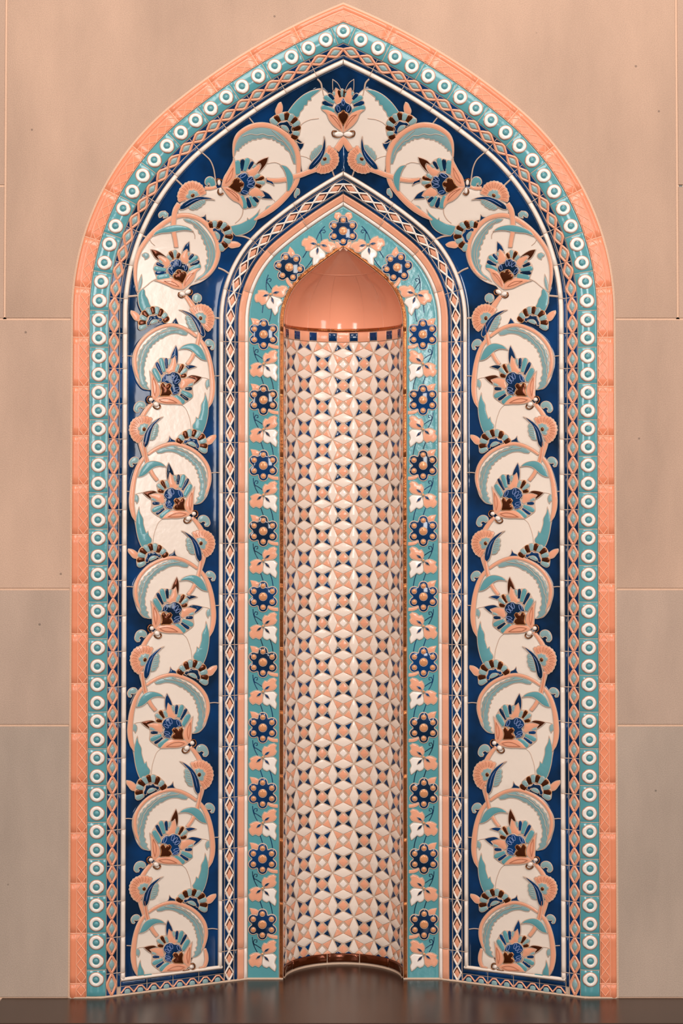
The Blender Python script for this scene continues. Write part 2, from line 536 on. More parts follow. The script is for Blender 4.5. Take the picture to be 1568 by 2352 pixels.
# mirror the fillet
fv = []; nfil = 0
tmp = Part(); sweep(tmp, [(-.005, -.001), (-.0045, .0004), (-.0025, .0012), (.0, .0020), (.003, .0)], 0, UE0, 0.0, 'mortar', cut=False, step=.03)
wall.add([(-x, y, z) for x, y, z in tmp.v], [f[::-1] for f in tmp.f], 'mortar')
o = wall.build('wall_back', smooth=False); o['kind'] = 'structure'
for p in o.data.polygons: p.use_smooth = False

# bed of the recess (grout shows in every joint)
SE = sof(651, 850)
RN = R2 - SE
bed = Part()
sl = [0.0, .02, .04, S0 - .001, S0, S0 + .001] + list(np.linspace(.09, S1 - .002, 14)) + [S1, S1 + .001, .42, .45, SE + .001]
tmp = Part(); sweep(tmp, [(s, -.0006) for s in sl], 0, uend(.2, -.02), .2, 'grout', cut=False, step=.02)
bed.add(tmp.v, tmp.f, 'grout'); bed.add([(-x, y, z) for x, y, z in tmp.v], [f[::-1] for f in tmp.f], 'grout')
o = bed.build('wall_recess_bed'); o['kind'] = 'structure'

# dark polished ledge running into the niche
m = bpy.data.materials.new('ledge'); m.use_nodes = True; n = m.node_tree; b = n.nodes['Principled BSDF']
g = n.nodes.new('ShaderNodeNewGeometry'); a = n.nodes.new('ShaderNodeTexNoise'); a.inputs['Scale'].default_value = 5; a.inputs['Detail'].default_value = 7
n.links.new(g.outputs['Position'], a.inputs['Vector'])
r = n.nodes.new('ShaderNodeValToRGB'); r.color_ramp.elements[0].color = lin((44, 29, 22)); r.color_ramp.elements[1].color = lin((72, 49, 38))
n.links.new(a.outputs['Fac'], r.inputs[0]); n.links.new(r.outputs[0], b.inputs['Base Color'])
b.inputs['Roughness'].default_value = .27; M['ledge'] = m
led = Part()
xa, xb = .776, .773
out = [(-xa, -.20), (xb, -.20), (xb, 0.004), (R2, .004), (R2 + .004, .01), (R2 - S0 + .004, .006), (R2 - S1 + .006, DEP + .005), (RN + .002, DEP + .006)]
arc = [((RN + .006) * math.cos(q), DEP + (RN + .006) * math.sin(q)) for q in np.linspace(0.02, math.pi - .02, 24)]
rest = [(-x, y) for x, y in out[2:][::-1]]; rest[-1] = (-xa, .004)
P = np.array(out + arc + rest)
LH = lambda Q, z: np.stack([Q[:, 0], Q[:, 1], np.broadcast_to(z, len(Q))], 1)
n_ = len(P)
r_ = delaunay_2d_cdt([Vector(q) for q in P], [], [list(range(n_))], 1, 1e-7)
led.add([(v.x, v.y, 0.0) for v in r_[0]], [list(f) for f in r_[2]], 'ledge')
led.add([(v.x, v.y, -.055) for v in r_[0]], [list(f)[::-1] for f in r_[2]], 'ledge')
rim = [(-xa, .004), (-xa, -.20), (xb, -.20), (xb, .004)]
V = []
for x, y in rim: V += [(x, y, 0), (x * 1.003, y - (.003 if y < 0 else 0), -.002), (x * 1.005, y - (.005 if y < 0 else 0), -.006), (x * 1.005, y - (.005 if y < 0 else 0), -.055), (x, y, -.055)]
led.add(V, [[i * 5 + j, (i + 1) * 5 + j, (i + 1) * 5 + j + 1, i * 5 + j + 1] for i in range(3) for j in range(4)], 'ledge')
o = led.build('polished_ledge'); tag(o, 'dark brown polished stone ledge running along the foot of the wall and into the niche', 'ledge')

# ------------------------------------------------------------------ tiled borders (left half built, right half mirrored)
X_ = lambda px: sof(px, 850)
s_sal = X_(203.5); s_ta = X_(205.5); s_tb = X_(248.5)
s_da, s_db = X_(250), X_(272.8); s_na, s_nb = X_(274.6), X_(281.2); s_ma, s_mb = X_(282), X_(292)
s_fa, s_fb = X_(292.8), X_(503.4)
s_ia, s_ib = X_(504), X_(512); s_ja, s_jb = X_(513), X_(517); s_ka, s_kb = X_(518.3), X_(538.5); s_la, s_lb = X_(540), X_(546.5)
s_ca, s_cb = X_(547.5), X_(561.5); s_wa, s_wb = X_(562.3), X_(569); s_ga, s_gb = X_(571), X_(641.5); s_ea, s_eb = X_(643), X_(651)
TAU = math.pi * 2

def joints(n_arch, uj, p, u_end):
    """arclengths of the joints: n_arch equal ones down to uj, then every p"""
    J = list(np.linspace(0, uj, n_arch + 1)); 
    while J[-1] + p * 1.25 < u_end: J.append(J[-1] + p)
    J.append(u_end); return J
def loc2(u, s):
    """function mapping local (across inward x, down y) to the plane at arclength u of offset s"""
    c = np.array(cpt(u, s, s)); a = tang(u, s); t = np.array([math.cos(a), math.sin(a)]); n = np.array([-t[1], t[0]])
    return c, t, n      # t runs down the left side, n points inwards
def place(P, fr):
    c, t, n = fr; P = np.asarray(P, float)
    return c + P[:, :1] * n + P[:, 1:2] * t

# 1 outermost coral border
root = thing('coral_border', 'outermost coral tile border with raised diamond lattice framing the whole pointed arch', 'tile border', (0, 0, 0))
uj = uof(775.3, .026); na = int(round(uj / .116)); ue = uend(.026, 0)
JJ = joints(na, uj, .1135, ue); ujl = uof(2257, .026)
parts = []
for i in range(len(JJ) - 1):
    p = Part(); u0, u1 = JJ[i], JJ[i + 1]
    sweep(p, [(0.0, .001), (.0006, .0028), (.003, .0042), (.007, .0046), (.011, .0038), (.0122, .0027), (.0132, .0034), (.0145, .003), (.0155, .003), (.026, .003), (.035, .003), (.036, .003), (s_sal - .0015, .0035), (s_sal - .0004, .002), (s_sal, -.0005)], u0, u1, .026, 'coral', gap=0)
    n = 4; L = u1 - u0
    if i == len(JJ) - 2: n = max(1, int(round((ujl - u0) / .0284))); L = n * .0284
    for k in range(n):
        a, b = u0 + .001 + (L - .002) * k / n, u0 + .001 + (L - .002) * (k + 1) / n; mid = (a + b) / 2
        for q in ([(a, .026), (mid, .0152), (b, .026)], [(a, .026), (mid, .0368), (b, .026)]):
            P = [cpt(u, s, .026) for u, s in q]
            P = resample(np.array(P), False, .006, 25)
            bead(p, P, .003, .0020, .0013, 'coralline', closed=False)
    for s in (.0145, .0372):
        P = [cpt(u, s, .026) for u in np.linspace(u0 + .0012, u0 + L - .001, 6)]
        bead(p, np.array(P), .003, .0016, .0008, 'coralline', closed=False)
    if i: joint(p, u0, [(.0006, .0028), (.003, .0042), (.007, .0046), (.0118, .0032), (.0145, .003), (.025, .003), (.0385, .003)], .026, 'coralline', .0026, .0008)
    parts.append(p.build('border_tile', root))
for q in parts: mirror_part(q, root)

# 2 turquoise border with white rings
root = thing('ring_border', 'turquoise tile border of raised white rings, second band of the pointed arch', 'tile border', (0, 0, 0))
sm = (s_ta + s_tb) / 2
u21 = uof(735.6, sm); pa = u21 / 21; pb = (uof(2249, sm) - u21) / 36
uc = [pa * i for i in range(22)] + [u21 + pb * i for i in range(1, 37)]
ends = [0, pa / 2] + [(uc[i] + uc[i + 1]) / 2 for i in range(2, 57, 2)] + [uend(sm, .004)]
def ringboss(tile, c):
    r = Part(); ringprof(r, c, [(.0170, .0022), (.0165, .0032), (.0156, .0032)], 'linesal')
    ringprof(r, c, [(.0156, .0030), (.0150, .0045), (.0138, .0054), (.0112, .0056), (.0090, .0052), (.0080, .0044)], 'white', 26)
    ringprof(r, c, [(.0080, .0044), (.0074, .0016), (.0064, .0014)], 'grey'); r.build('white_ring', tile, label='white glazed ring')
    b = Part(); ringprof(b, c, [(.0066, .0016), (.0058, .0032), (.0045, .0050), (.0022, .0058), (0, .0060)], 'turq', 18); b.build('boss', tile)
tprof = [(s_ta, 0), (s_ta + .0006, .0016), (s_ta + .0016, .0024), (s_ta + .0028, .0018), (s_ta + .004, .0022), (sm, .0028), (s_tb - .004, .0022), (s_tb - .0028, .0018), (s_tb - .0016, .0024), (s_tb - .0006, .0016), (s_tb, 0)]
parts = []
for i in range(1, len(ends) - 1):
    p = Part(); sweep(p, tprof, ends[i], ends[i + 1], sm, 'sea', gap=.0003, step=.012)
    joint(p, ends[i], tprof[1:-1], sm)
    t = p.build('border_tile', root)
    for u in uc:
        if ends[i] < u < ends[i + 1]: ringboss(t, cpt(u, sm, sm))
    parts.append(t)
for q in parts: mirror_part(q, root)
p = Part()
tmp = Part(); sweep(tmp, tprof, 0, pa / 2, sm, 'sea', gap=.0004, step=.006)
p.add(tmp.v, tmp.f, 'sea'); p.add([(-x, y, z) for x, y, z in tmp.v], [f[::-1] for f in tmp.f], 'sea')
t = p.build('border_tile', root); ringboss(t, (0, apexh(sm) + .002))

# 3 diamond borders with pencil mouldings
def diamond_border(root, nar, uj, pt, per, sA, sB, stripes, mold, molded_s, lat, cab, zst, style, arch_pt=None):
    sm = (sA + sB) / 2; ue = uend(sm, zst); JJ = joints(nar, uj, pt, ue); parts = []
    for i in range(len(JJ) - 1):
        u0, u1 = JJ[i], JJ[i + 1]; p = Part()
        sweep(p, rollprof(sA, sB, .0009), u0, u1, sm, 'navy', step=.02)
        for a, b in stripes: sweep(p, rollprof(a, b, .0022, crown=.0004), u0, min(u1, ue - .018) if a != s_la else u1, sm, 'navy', step=.02)
        if i: joint(p, u0, [(sA, .0010), (sm, .0010), (sB, .0010)] if style else [(sA, .0010), (sm, .0010), (sB, .0010), (stripes[0][0], .002), (stripes[0][1], .002), (mold[0] + .001, .004), ((mold[0] + mold[1]) / 2, .0055), (mold[1] - .0005, .002)], sm)
        if i and style: joint(p, u0, [(mold[0] + .0005, .002), ((mold[0] + mold[1]) / 2, .0055), (mold[1] - .001, .004), (stripes[0][0], .0022), (stripes[0][1], .0022), (sA, .001)], sm); joint(p, u0, [(sB, .001), (stripes[1][0], .0022), (stripes[1][1], .0022)], sm)
        t = p.build('border_tile', root); parts.append(t)
        q = Part(); sweep(q, rodprof(mold[0], mold[1], .0055), u0, min(u1, ue - .034), sm, 'cream', step=.02); q.build('pencil_molding', t, label='cream half-round moulding')
        n = per
        if i == len(JJ) - 2: n = max(1, int(round((u1 - u0) / (pt / per))))
        W = (sB - sA) / 2
        for k in range(n):
            a, b = u0 + (u1 - u0) * k / n, u0 + (u1 - u0) * (k + 1) / n; um = (a + b) / 2; H = (b - a) / 2
            f = lambda du, x: cpt(max(0, um + du), sm + x, sm)
            if style == 0:
                d = Part()
                C = resample(np.array([f(-H * .98, 0), f(-H*.5, W * .5), f(0, W * .86), f(H*.5, W * .5), f(H * .98, 0), f(H*.5, -W * .5), f(0, -W * .86), f(-H*.5, -W * .5)]), True, .004, 62)
                bead(d, C, .0006, .0058, .0028, 'salmon'); bead(d, C, .0030, .0014, .0004, 'linesal')
                d.build('lattice', t, label='coral lattice loop')
                e = Part(); C = np.array([f(-H * .60, 0), f(0, W * .54), f(H * .60, 0), f(0, -W * .54)])
                C = resample(C, True, .003, 100); fill(e, C, .0009, .003, 'grey', bev=.003); bead(e, C, .0006, .0018, .0012, 'line'); e.build('cabochon', t, label='grey turquoise cabochon')
            else:
                d = Part()
                for sg in (-1, 1):
                    C = np.array([f(-H, 0), f(-H * .1, sg * W * .86), f(H, 0)])
                    C2 = resample(C, False, .005, 30)
                    bead(d, C2, .0006, .0040, .0026, 'cream', closed=False)
                    C = np.array([f(H * .15, sg * W * .76), f(H * .98, 0)]); bead(d, resample(C, False, .005, 30), .0006, .0050, .0029, 'cream', closed=False)
                d.build('lattice', t, label='cream lattice ribs')
                e = Part(); C = np.array([f(-H * .70, 0), f(-H * .04, W * .66), f(H * .66, 0), f(-H * .04, -W * .66)])
                C = resample(C, True, .003, 100); fill(e, C, .0006, .0018, 'salmon', bev=.002)
                for sg in (-1, 1):
                    C = np.array([f(-H * .72, 0), f(H * .02, sg * W * .66)]); bead(e, resample(C, False, .004), .0018, .0026, .0010, 'brown', closed=False)
                e.build('diamond', t, label='coral diamond with brown upper edges')
        for a in molded_s:
            C = np.array([cpt(u, a, sm) for u in np.linspace(u0 + .001, u1 - .001, 6)]); q = Part()
            bead(q, C, 0.0, .0016, .0018, 'line', closed=False); q.build('clay_line', t)
    for q in parts: mirror_part(q, root)
root = thing('turquoise_diamond_border', 'border of coral loops and grey turquoise diamonds just inside the white rings', 'tile border', (0, 0, 0))
sm = (s_da + s_db) / 2; uj = uof(765.4, sm); na = int(round(uj / .0822))
diamond_border(root, na, uj, .0815, 2, s_da, s_db, [(s_na, s_nb)], (s_ma, s_mb), [X_(273.8)], 'salmon', 'grey', .003, 0)
root = thing('coral_diamond_border', 'narrow border of cream lattice and coral diamonds between blue panel and plain coral band', 'tile border', (0, 0, 0))
sm = (s_ka + s_kb) / 2; uj = uof(671, sm)
diamond_border(root, 3, uj, .1200, 3, s_ka, s_kb, [(s_ja, s_jb), (s_la, s_lb)], (s_ia, s_ib), [X_(517.8), X_(539.2)], 'cream', 'salmon', .003, 1)

# 4 plain coral band and white band
root = thing('plain_band', 'plain coral band with a thin white inner strip around the turquoise flower band', 'tile border', (0, 0, 0))
sm = s_cb; JJ = joints(3, uof(671, sm), .1200, uend(sm, .003)); parts = []
for i in range(len(JJ) - 1):
    p = Part(); sweep(p, rollprof(s_ca, s_cb, .0028, crown=.0002, e=.0014), JJ[i], JJ[i + 1], sm, 'salmon'); parts.append(p.build('coral_tile', root))
    p = Part(); sweep(p, rollprof(s_wa, s_wb, .003, crown=.0005), JJ[i], JJ[i + 1], sm, 'white'); parts.append(p.build('white_strip', root, label='thin white strip tile'))
    if i: p = Part(); joint(p, JJ[i], [(s_ca, .001), (s_ca + .002, .0036), ((s_ca + s_cb) / 2, .0044), (s_cb - .002, .0036), (s_cb, .001), (s_wa + .001, .003), (s_wb - .001, .003), (s_wb, .001)], sm); parts.append(p.build('clay_line', root))
for q in parts: mirror_part(q, root)
# copper edge
root = thing('copper_edge', 'copper lustre edge moulding round the mouth of the half-round niche', 'edge moulding', (0, 0, 0))
sm = s_eb; JJ = joints(2, uof(760, sm), .151, uend(sm, .003)); parts = []
for i in range(len(JJ) - 1):
    p = Part(); sweep(p, [(s_ea, 0), (s_ea + .0008, .0022), (s_ea + .002, .0026), (s_ea + .003, .0016), (s_ea + .0042, .0022), (s_ea + .006, .0036), (s_eb - .0008, .0030), (s_eb, .0005), (s_eb + .0004, -.004)], JJ[i], JJ[i + 1], sm, 'copper', step=.012)
    parts.append(p.build('edge_tile', root))
for q in parts: mirror_part(q, root)

# 5 foot of the floral panels: moulding, navy strip and half diamonds
root = thing('base_border', 'coral zigzag border along the foot of the blue floral panels above the ledge', 'tile border', (0, 0, 0))
parts = []
xa_, xb_ = -(R2 - s_nb), -(R2 - s_ja)
def hline(z, a, b, n=14): return np.stack([np.linspace(a, b, n), np.full(n, HB + z)], 1)
p = Part(); bead(p, hline(.0365, -(R2 - s_ma) , -(R2 - s_ib)), 0, .0085, .0055, 'cream', closed=False); parts.append(p.build('pencil_molding', root, label='cream half-round moulding'))
def zrect(p, z0, z1, a, b, t, mat):
    P = np.vstack([hline(z0, a, b), hline(z1, a, b)[::-1]]); fill(p, P, 0, t, mat, bev=.001)
n = 4; xs = np.linspace(-(R2 - s_ma), -(R2 - s_jb), n + 1)
for i in range(n):
    a, b = xs[i] + .0008, xs[i + 1] - .0008
    p = Part(); zrect(p, .0215, .0315, a, b, .0018, 'navy'); zrect(p, .003, .0200, a, b, .0008, 'navy')
    t = p.build('border_tile', root); parts.append(t)
    for k in range(2):
        q0 = a + (b - a) * k / 2; q1 = a + (b - a) * (k + 1) / 2; mm = (q0 + q1) / 2
        d = Part(); C = resample(np.array([(q0, HB + .005), (mm - .004, HB + .0175), (mm + .004, HB + .0175), (q1, HB + .005)]), False, .005, 40); bead(d, C, .0006, .0036, .0026, 'salmon', closed=False)
        C = resample(np.array([(q0 + .008, HB + .004), (mm - .004, HB + .0125), (mm + .004, HB + .0125), (q1 - .008, HB + .004)]), True, .004, 120); fill(d, C, .0009, .0018, 'grey', bev=.0015)
        d.build('lattice', t, label='coral zigzag over grey half diamonds')
for q in parts: mirror_part(q, root)
# grout line where the tiles meet the ledge
g = Part()
for sd in (-1, 1):
    xs = np.concatenate([np.linspace(R2, R2 - S0, 5), np.linspace(R2 - S0 - .002, R2 - S1, 8), np.linspace(R2 - S1 - .002, RN, 4)])
    P = np.stack([xs * sd, np.full(len(xs), HB + .001)], 1)[::sd]
    bead(g, P, .001, .006, .0035, 'grout', closed=False)
LC = lambda P, z: np.stack([(RN - z) * np.sin(P[:, 0] / RN), DEP + (RN - z) * np.cos(P[:, 0] / RN), P[:, 1] + ZC], 1)
P = np.stack([np.linspace(-RN * math.pi / 2, RN * math.pi / 2, 30), np.full(30, HB + .001)], 1); bead(g, P, 0, .008, .004, 'grout', closed=False, L=LC)
o = g.build('trim_1'); o['kind'] = 'structure'

# ------------------------------------------------------------------ niche: star-tiled lining, frieze, dome, lustre skirting
HD = None
yb = 762.0
def hn(py, d=DEP + RN):        # height of a photo row on the back of the niche
    h = (1180 - py) / 1000
    for _ in range(6): h = (1180 - py) / 1000 * (1 + d / D + .0075 * h)
    return h
h_dome = hn(757); h_b0 = hn(763.5); h_b1 = hn(787.5)
lining = Part()
half = RN * math.pi / 2
xs = np.linspace(-half, half, 49); hs = [HB, h_dome]
V = [(x, h) for h in hs for x in xs]; lining.add(LC(np.array(V), -.0002), [[i, i + 1, 49 + i + 1, 49 + i] for i in range(48)], 'grout')
CA = RN * math.radians(21.1); h0c = hn(837); h27 = hn(2180); CV = (h0c - h27) / 27
hlo = HB + .026
def tilep(P, c, mat, t=.0005, b=.0006):
    Q = np.asarray(P, float) * np.array([CA, CV]) + c
    Q[:, 1] = np.clip(Q[:, 1], hlo, h_b1 + .0002); Q[:, 0] = np.clip(Q[:, 0], -half + .0006, half - .0006)
    q = np.hypot(*(Q - np.roll(Q, 1, 0)).T) > 2e-4; Q = Q[q]
    if len(Q) < 3: return
    x, y = Q[:, 0], Q[:, 1]
    if abs(x @ np.roll(y, -1) - y @ np.roll(x, -1)) < 4e-6: return
    fill(lining, Q, 0, t, mat, bev=b, L=LC)
for i in range(-5, 6):
    for j in range(-1, 28):
        c = np.array([i * CA, h0c - j * CV])
        if abs(c[0]) > half + CA * .6: continue
        vr = np.array([(0, -.475), (.212, -.03), (.212, .03), (0, .475), (-.212, .03), (-.212, -.03)])
        tilep(vr, c + (CA / 2, 0), 'cream')
        tilep(vr[:, ::-1] * (1, 1.0), c + (0, -CV / 2), 'cream')
        if j == -1: tilep(vr[:, ::-1], c + (0, CV / 2), 'cream')
        blue = (i + j) % 2 == 1
        for sx in (-1, 1):
            for sy in (-1, 1):
                T = np.array([(.40, .40), (.085, .265), (.13, .10), (.265, .085)]) if not blue else np.array([(.385, .385), (.10, .25), (.13, .115), (.25, .10)])
                if blue: T = np.array([(.41, .41), (.085, .262), (.262, .085)])
                else: T = np.array([(.44, .44), (.03, .278), (.278, .03)])
                tilep(T * (sx, sy), c, 'navy' if blue else 'salmon', t=.0013, b=.0026)
        r = .20 if blue else .185
        k = np.array([(r, 0), (0, r), (-r, 0), (0, -r)])
        if blue: k = np.array([(r, .03), (.03, r), (-.03, r), (-r, .03), (-r, -.03), (-.03, -r), (.03, -r), (r, -.03)])
        tilep(k, c, 'salmon' if blue else 'white')
o = lining.build('niche_lining'); tag(o, 'half-round niche lining of cream, coral and navy star mosaic tiles', 'mosaic lining')

root = thing('square_frieze', 'frieze of alternating navy and coral squares under the coral half dome', 'tile frieze', (0, 0, 0))
def rectc(a, b, c, d, n=6): return np.vstack([np.stack([np.linspace(a, b, n), np.full(n, c)], 1), np.stack([np.linspace(b, a, n), np.full(n, d)], 1)])
for i in range(-5, 6):
    a = i * CA - CA * .29; b = i * CA + CA * .29
    a, b = max(a, -half + .0005), min(b, half - .0005)
    if b - a > .003:
        p = Part(); fill(p, rectc(a, b, h_b1 + .001, h_b0 - .0006), .0006, .0018, 'salmon', L=LC, bev=.001); p.build('coral_square', root)
    a = (i + .5) * CA - CA * .185; b = (i + .5) * CA + CA * .185
    a, b = max(a, -half + .0005), min(b, half - .0005)
    if b - a > .003:
        p = Part(); fill(p, rectc(a, b, h_b1 + .0035, h_b0 - .003), .0008, .0022, 'navy', L=LC, bev=.001)
        bead(p, rectc(a - .001, b + .001, h_b1 + .0028, h_b0 - .0022), .0006, .002, .0012, 'line', L=LC); p.build('navy_square', root)
root = thing('lustre_strip', 'thin copper lustre strip between the coral half dome and the frieze of squares', 'trim strip', (0, 0, 0))
J9 = np.linspace(-half, half, 8) + .0
for a, b in zip(J9[:-1], J9[1:]):
    p = Part(); zc = (h_b0 + h_dome) / 2 + .001; P = np.stack([np.linspace(a + .0008, b - .0008, 10), np.full(10, zc)], 1); bead(p, P, .001, .0075, .004, 'copper', closed=False, L=LC); p.build('strip_tile', root)
root = thing('lustre_skirting', 'brown copper lustre skirting tiles at the foot of the niche on the ledge', 'skirting', (0, 0, 0))
JS = np.array([-half, -RN * math.asin(.87), -RN * .28, RN * .285, RN * .90, half])
for a, b in zip(JS[:-1], JS[1:]):
    p = Part(); fill(p, rectc(a + .0012, b - .0012, HB + .0055, HB + .0265, 10), 0, .0045, 'lustre' if 'lustre' in M else 'brown', L=LC, bev=.002, grid=.01); p.build('skirting_tile', root)

# pointed half dome
dome = Part()
sI = SE - .0004
us = np.linspace(0, uof(756, sI), 30)
prof = [cpt(u, sI, sI) for u in us]; prof[0] = (-.0004, apexh(sI))
rowsD = []
nphi = 40
for x, h in prof:
    r = abs(x); hh = h
    rowsD.append([(r * math.cos(q) , DEP + r * math.sin(q), hh + ZC) for q in np.linspace(0, math.pi, nphi + 1)])
# bottom rows carried down to the strip
r = RN
rowsD.append([(r * math.cos(q), DEP + r * math.sin(q), h_dome - .004 + ZC) for q in np.linspace(0, math.pi, nphi + 1)])
V = [v for row in rowsD for v in row]; m = nphi + 1
dome.add(V, [[i*m+j, i*m+j+1, (i+1)*m+j+1, (i+1)*m+j] for i in range(len(rowsD) - 1) for j in range(nphi)], 'niche_glaze')
hj = hn(634, DEP + .09)
def domept(q, h, off=.0004):
    # radius of the profile at height h
    best = min(range(len(prof)), key=lambda k: abs(prof[k][1] - h)) if h <= prof[0][1] else 0
    hsx = np.array([p[1] for p in prof])[::-1]; rs = np.array([abs(p[0]) for p in prof])[::-1]
    r = float(np.interp(h, hsx, rs)) if h > hsx[0] else RN
    r = max(r - off, 0)
    return (r * math.cos(q), DEP + r * math.sin(q), h + ZC)
def tube(part, P, r, mat):
    P = [Vector(p) for p in P]; V = []; Fs = []; k = 5
    for i, p in enumerate(P):
        t = (P[min(i + 1, len(P) - 1)] - P[max(i - 1, 0)]).normalized(); a = t.orthogonal().normalized() if i == 0 else a0 - t * a0.dot(t)
        a.normalize(); a0 = a; b = t.cross(a)
        for j in range(k): V.append(p + (a * math.cos(j * TAU / k) + b * math.sin(j * TAU / k)) * r)
    for i in range(len(P) - 1):
        for j in range(k): Fs.append([i*k+j, i*k+(j+1) % k, (i+1)*k+(j+1) % k, (i+1)*k+j])
    part.add(V, Fs, mat)
tube(dome, [domept(q, hj) for q in np.linspace(.12, math.pi - .12, 30)], .0009, 'coralline')
for xj in (-.98, -.62, -.245, .375, .70):
    q = math.acos(xj * .98); tube(dome, [domept(q, h) for h in np.linspace(h_dome, hj, 12)], .0007, 'coralline')
o = dome.build('half_dome'); tag(o, 'glossy coral half dome with a pointed top crowning the niche', 'half dome')

# ------------------------------------------------------------------ blue floral panel
panel = thing('floral_panel', 'deep blue arched panel with cream scrollwork, palmette flowers and carnations', 'tile panel', (0, 0, 0))
HMIN = HB + .0405
g = Part(); sm = (s_fa + s_fb) / 2; ue = uend(sm, .0405)
fs = [(s_fa, 0), (s_fa + .0006, .0016), (s_fa + .002, .0019), (s_fa + .004, .0010)] + [(s, .0006) for s in np.linspace(s_fa + .008, s_fb - .008, 16)] + [(s_fb - .004, .0010), (s_fb - .002, .0019), (s_fb - .0006, .0016), (s_fb, 0)]
sweep(g, [(s, z - .0006) for s, z in fs], 0, ue, sm, 'navy', cut=False, step=.012)
gl = g.build('blue_glaze_ground', panel, label='deep blue glazed ground')
LEFT = [gl]      # parts of the left half to be mirrored
CEN = []         # parts that straddle the centre line

class Map:
    """pixels of a close-up view of the photograph -> wall-plane metres on the recess surface"""
    def __init__(s, x0, y0, k, ax=None, mx=None, hmin=None):
        s.x0, s.y0, s.k, s.ax, s.mx, s.hmin = x0, y0, k, ax, mx, hmin
    def __call__(s, P):
        P = np.asarray(P, float)[:, :2]
        x = s.x0 + P[:, 0] / s.k; y = s.y0 + P[:, 1] / s.k
        if s.ax:
            T, A = s.ax
            y2 = np.interp(y, T, A)
            y2 = np.where(y < T[0], A[0] + (y - T[0]) * (A[1] - A[0]) / (T[1] - T[0]), y2)
            y2 = np.where(y > T[-1], A[-1] + (y - T[-1]) * (A[-1] - A[-2]) / (T[-1] - T[-2]), y2)
            y = y2
        if s.mx: x = s.mx(x)
        q = inv(np.stack([x, y], 1))
        if s.hmin is not None: q[:, 1] = np.maximum(q[:, 1], s.hmin)
        return q
class Sim:
    """similarity on the surface: template px point o goes to photo px point c, turned by rot degrees (clockwise on the picture)"""
    def __init__(s, o, k, c, rot=0, sc=1.0, mir=False):
        s.o, s.k, s.c, s.r, s.sc, s.mir = o, k, c, math.radians(rot), sc, mir; s.hmin = None
    def __call__(s, P):
        P = np.asarray(P, float)[:, :2]
        d = (P - np.array(s.o)) / s.k * s.sc
        if s.mir: d = d * (-1, 1)
        x = d[:, 0] * math.cos(s.r) - d[:, 1] * math.sin(s.r); y = d[:, 0] * math.sin(s.r) + d[:, 1] * math.cos(s.r)
        return inv(np.stack([x + s.c[0], y + s.c[1]], 1))
def CL(K, pts, lvl=3, w=10, h=.0010, out=None):
    q = Part(); K.B(q, pts, lvl, 'line', w, h); (LEFT if out is None else out).append(q.build('clay_line', panel))
class Kit:
    def __init__(s, mp): s.m = mp
    def P(s, part, pts, lvl, mat, line='line', lw=.0021, grid=None, **k):
        q = s.m(pts)
        return glazed(part, q, lvl, mat, line, lw, grid=grid, **k)
    def wk(s): return 1.0 / s.m.k / 1000 * getattr(s.m, 'sc', 1.0)
    def S(s, part, pts, lvl, mat, line='line', lw=.0019, w=None, **k):       # stroke; pts (x,y,w)
        q = s.m(pts); W = np.array([p[2] if len(p) > 2 else w for p in pts], float) * s.wk() * 1.02
        if getattr(s.m, 'ax', None) is None: pass
        poly = strokepoly(q, W)
        if s.m.hmin is not None if hasattr(s.m, 'hmin') else False: poly[:, 1] = np.maximum(poly[:, 1], s.m.hmin)
        z = lvl * LV; fill(part, poly, z, .0015, mat, bev=.0022)
        if line: bead(part, poly, z, lw, .0012, line)
    def B(s, part, pts, lvl, mat='line', w=10, h=.0010, closed=False, taper=False):
        q = resample(s.m(pts), closed, .004, 60); bead(part, q, lvl * LV, w * s.wk(), h, mat, closed, taper=taper)
    def T(s, part, a, b, w0, w1, lvl, mat, line='line', lw=.0016, t=.0016):
        q = s.m(petal(a, b, w0 * 1.55, w1 * 1.3)); z = lvl * LV
        q = resample(q, True, .003, 70)
        fill(part, q, z, t, mat, bev=.0024)
        if line: bead(part, q, z, lw, .0012, line)
    def E(s, part, c, rx, ry, rot, lvl, mat, line='line', lw=.0014, t=.002):
        q = s.m(ellipse(c, rx, ry, rot, 16)); fill(part, q, lvl * LV, t, mat, bev=.003)
        if line: bead(part, q, lvl * LV, lw, .0012, line)
    def O(s, part, c, rx, ry, rot, lvl, mat='navyline', w=.0015):
        q = s.m(ellipse(c, rx, ry, rot, 16)); bead(part, q, lvl * LV, w, .0008, mat)

def flush(out, p, name, label=None, parent=None):
    o = p.build(name, parent or panel, label=label)
    if o is not None and out is not None: out.append(o)
    return o

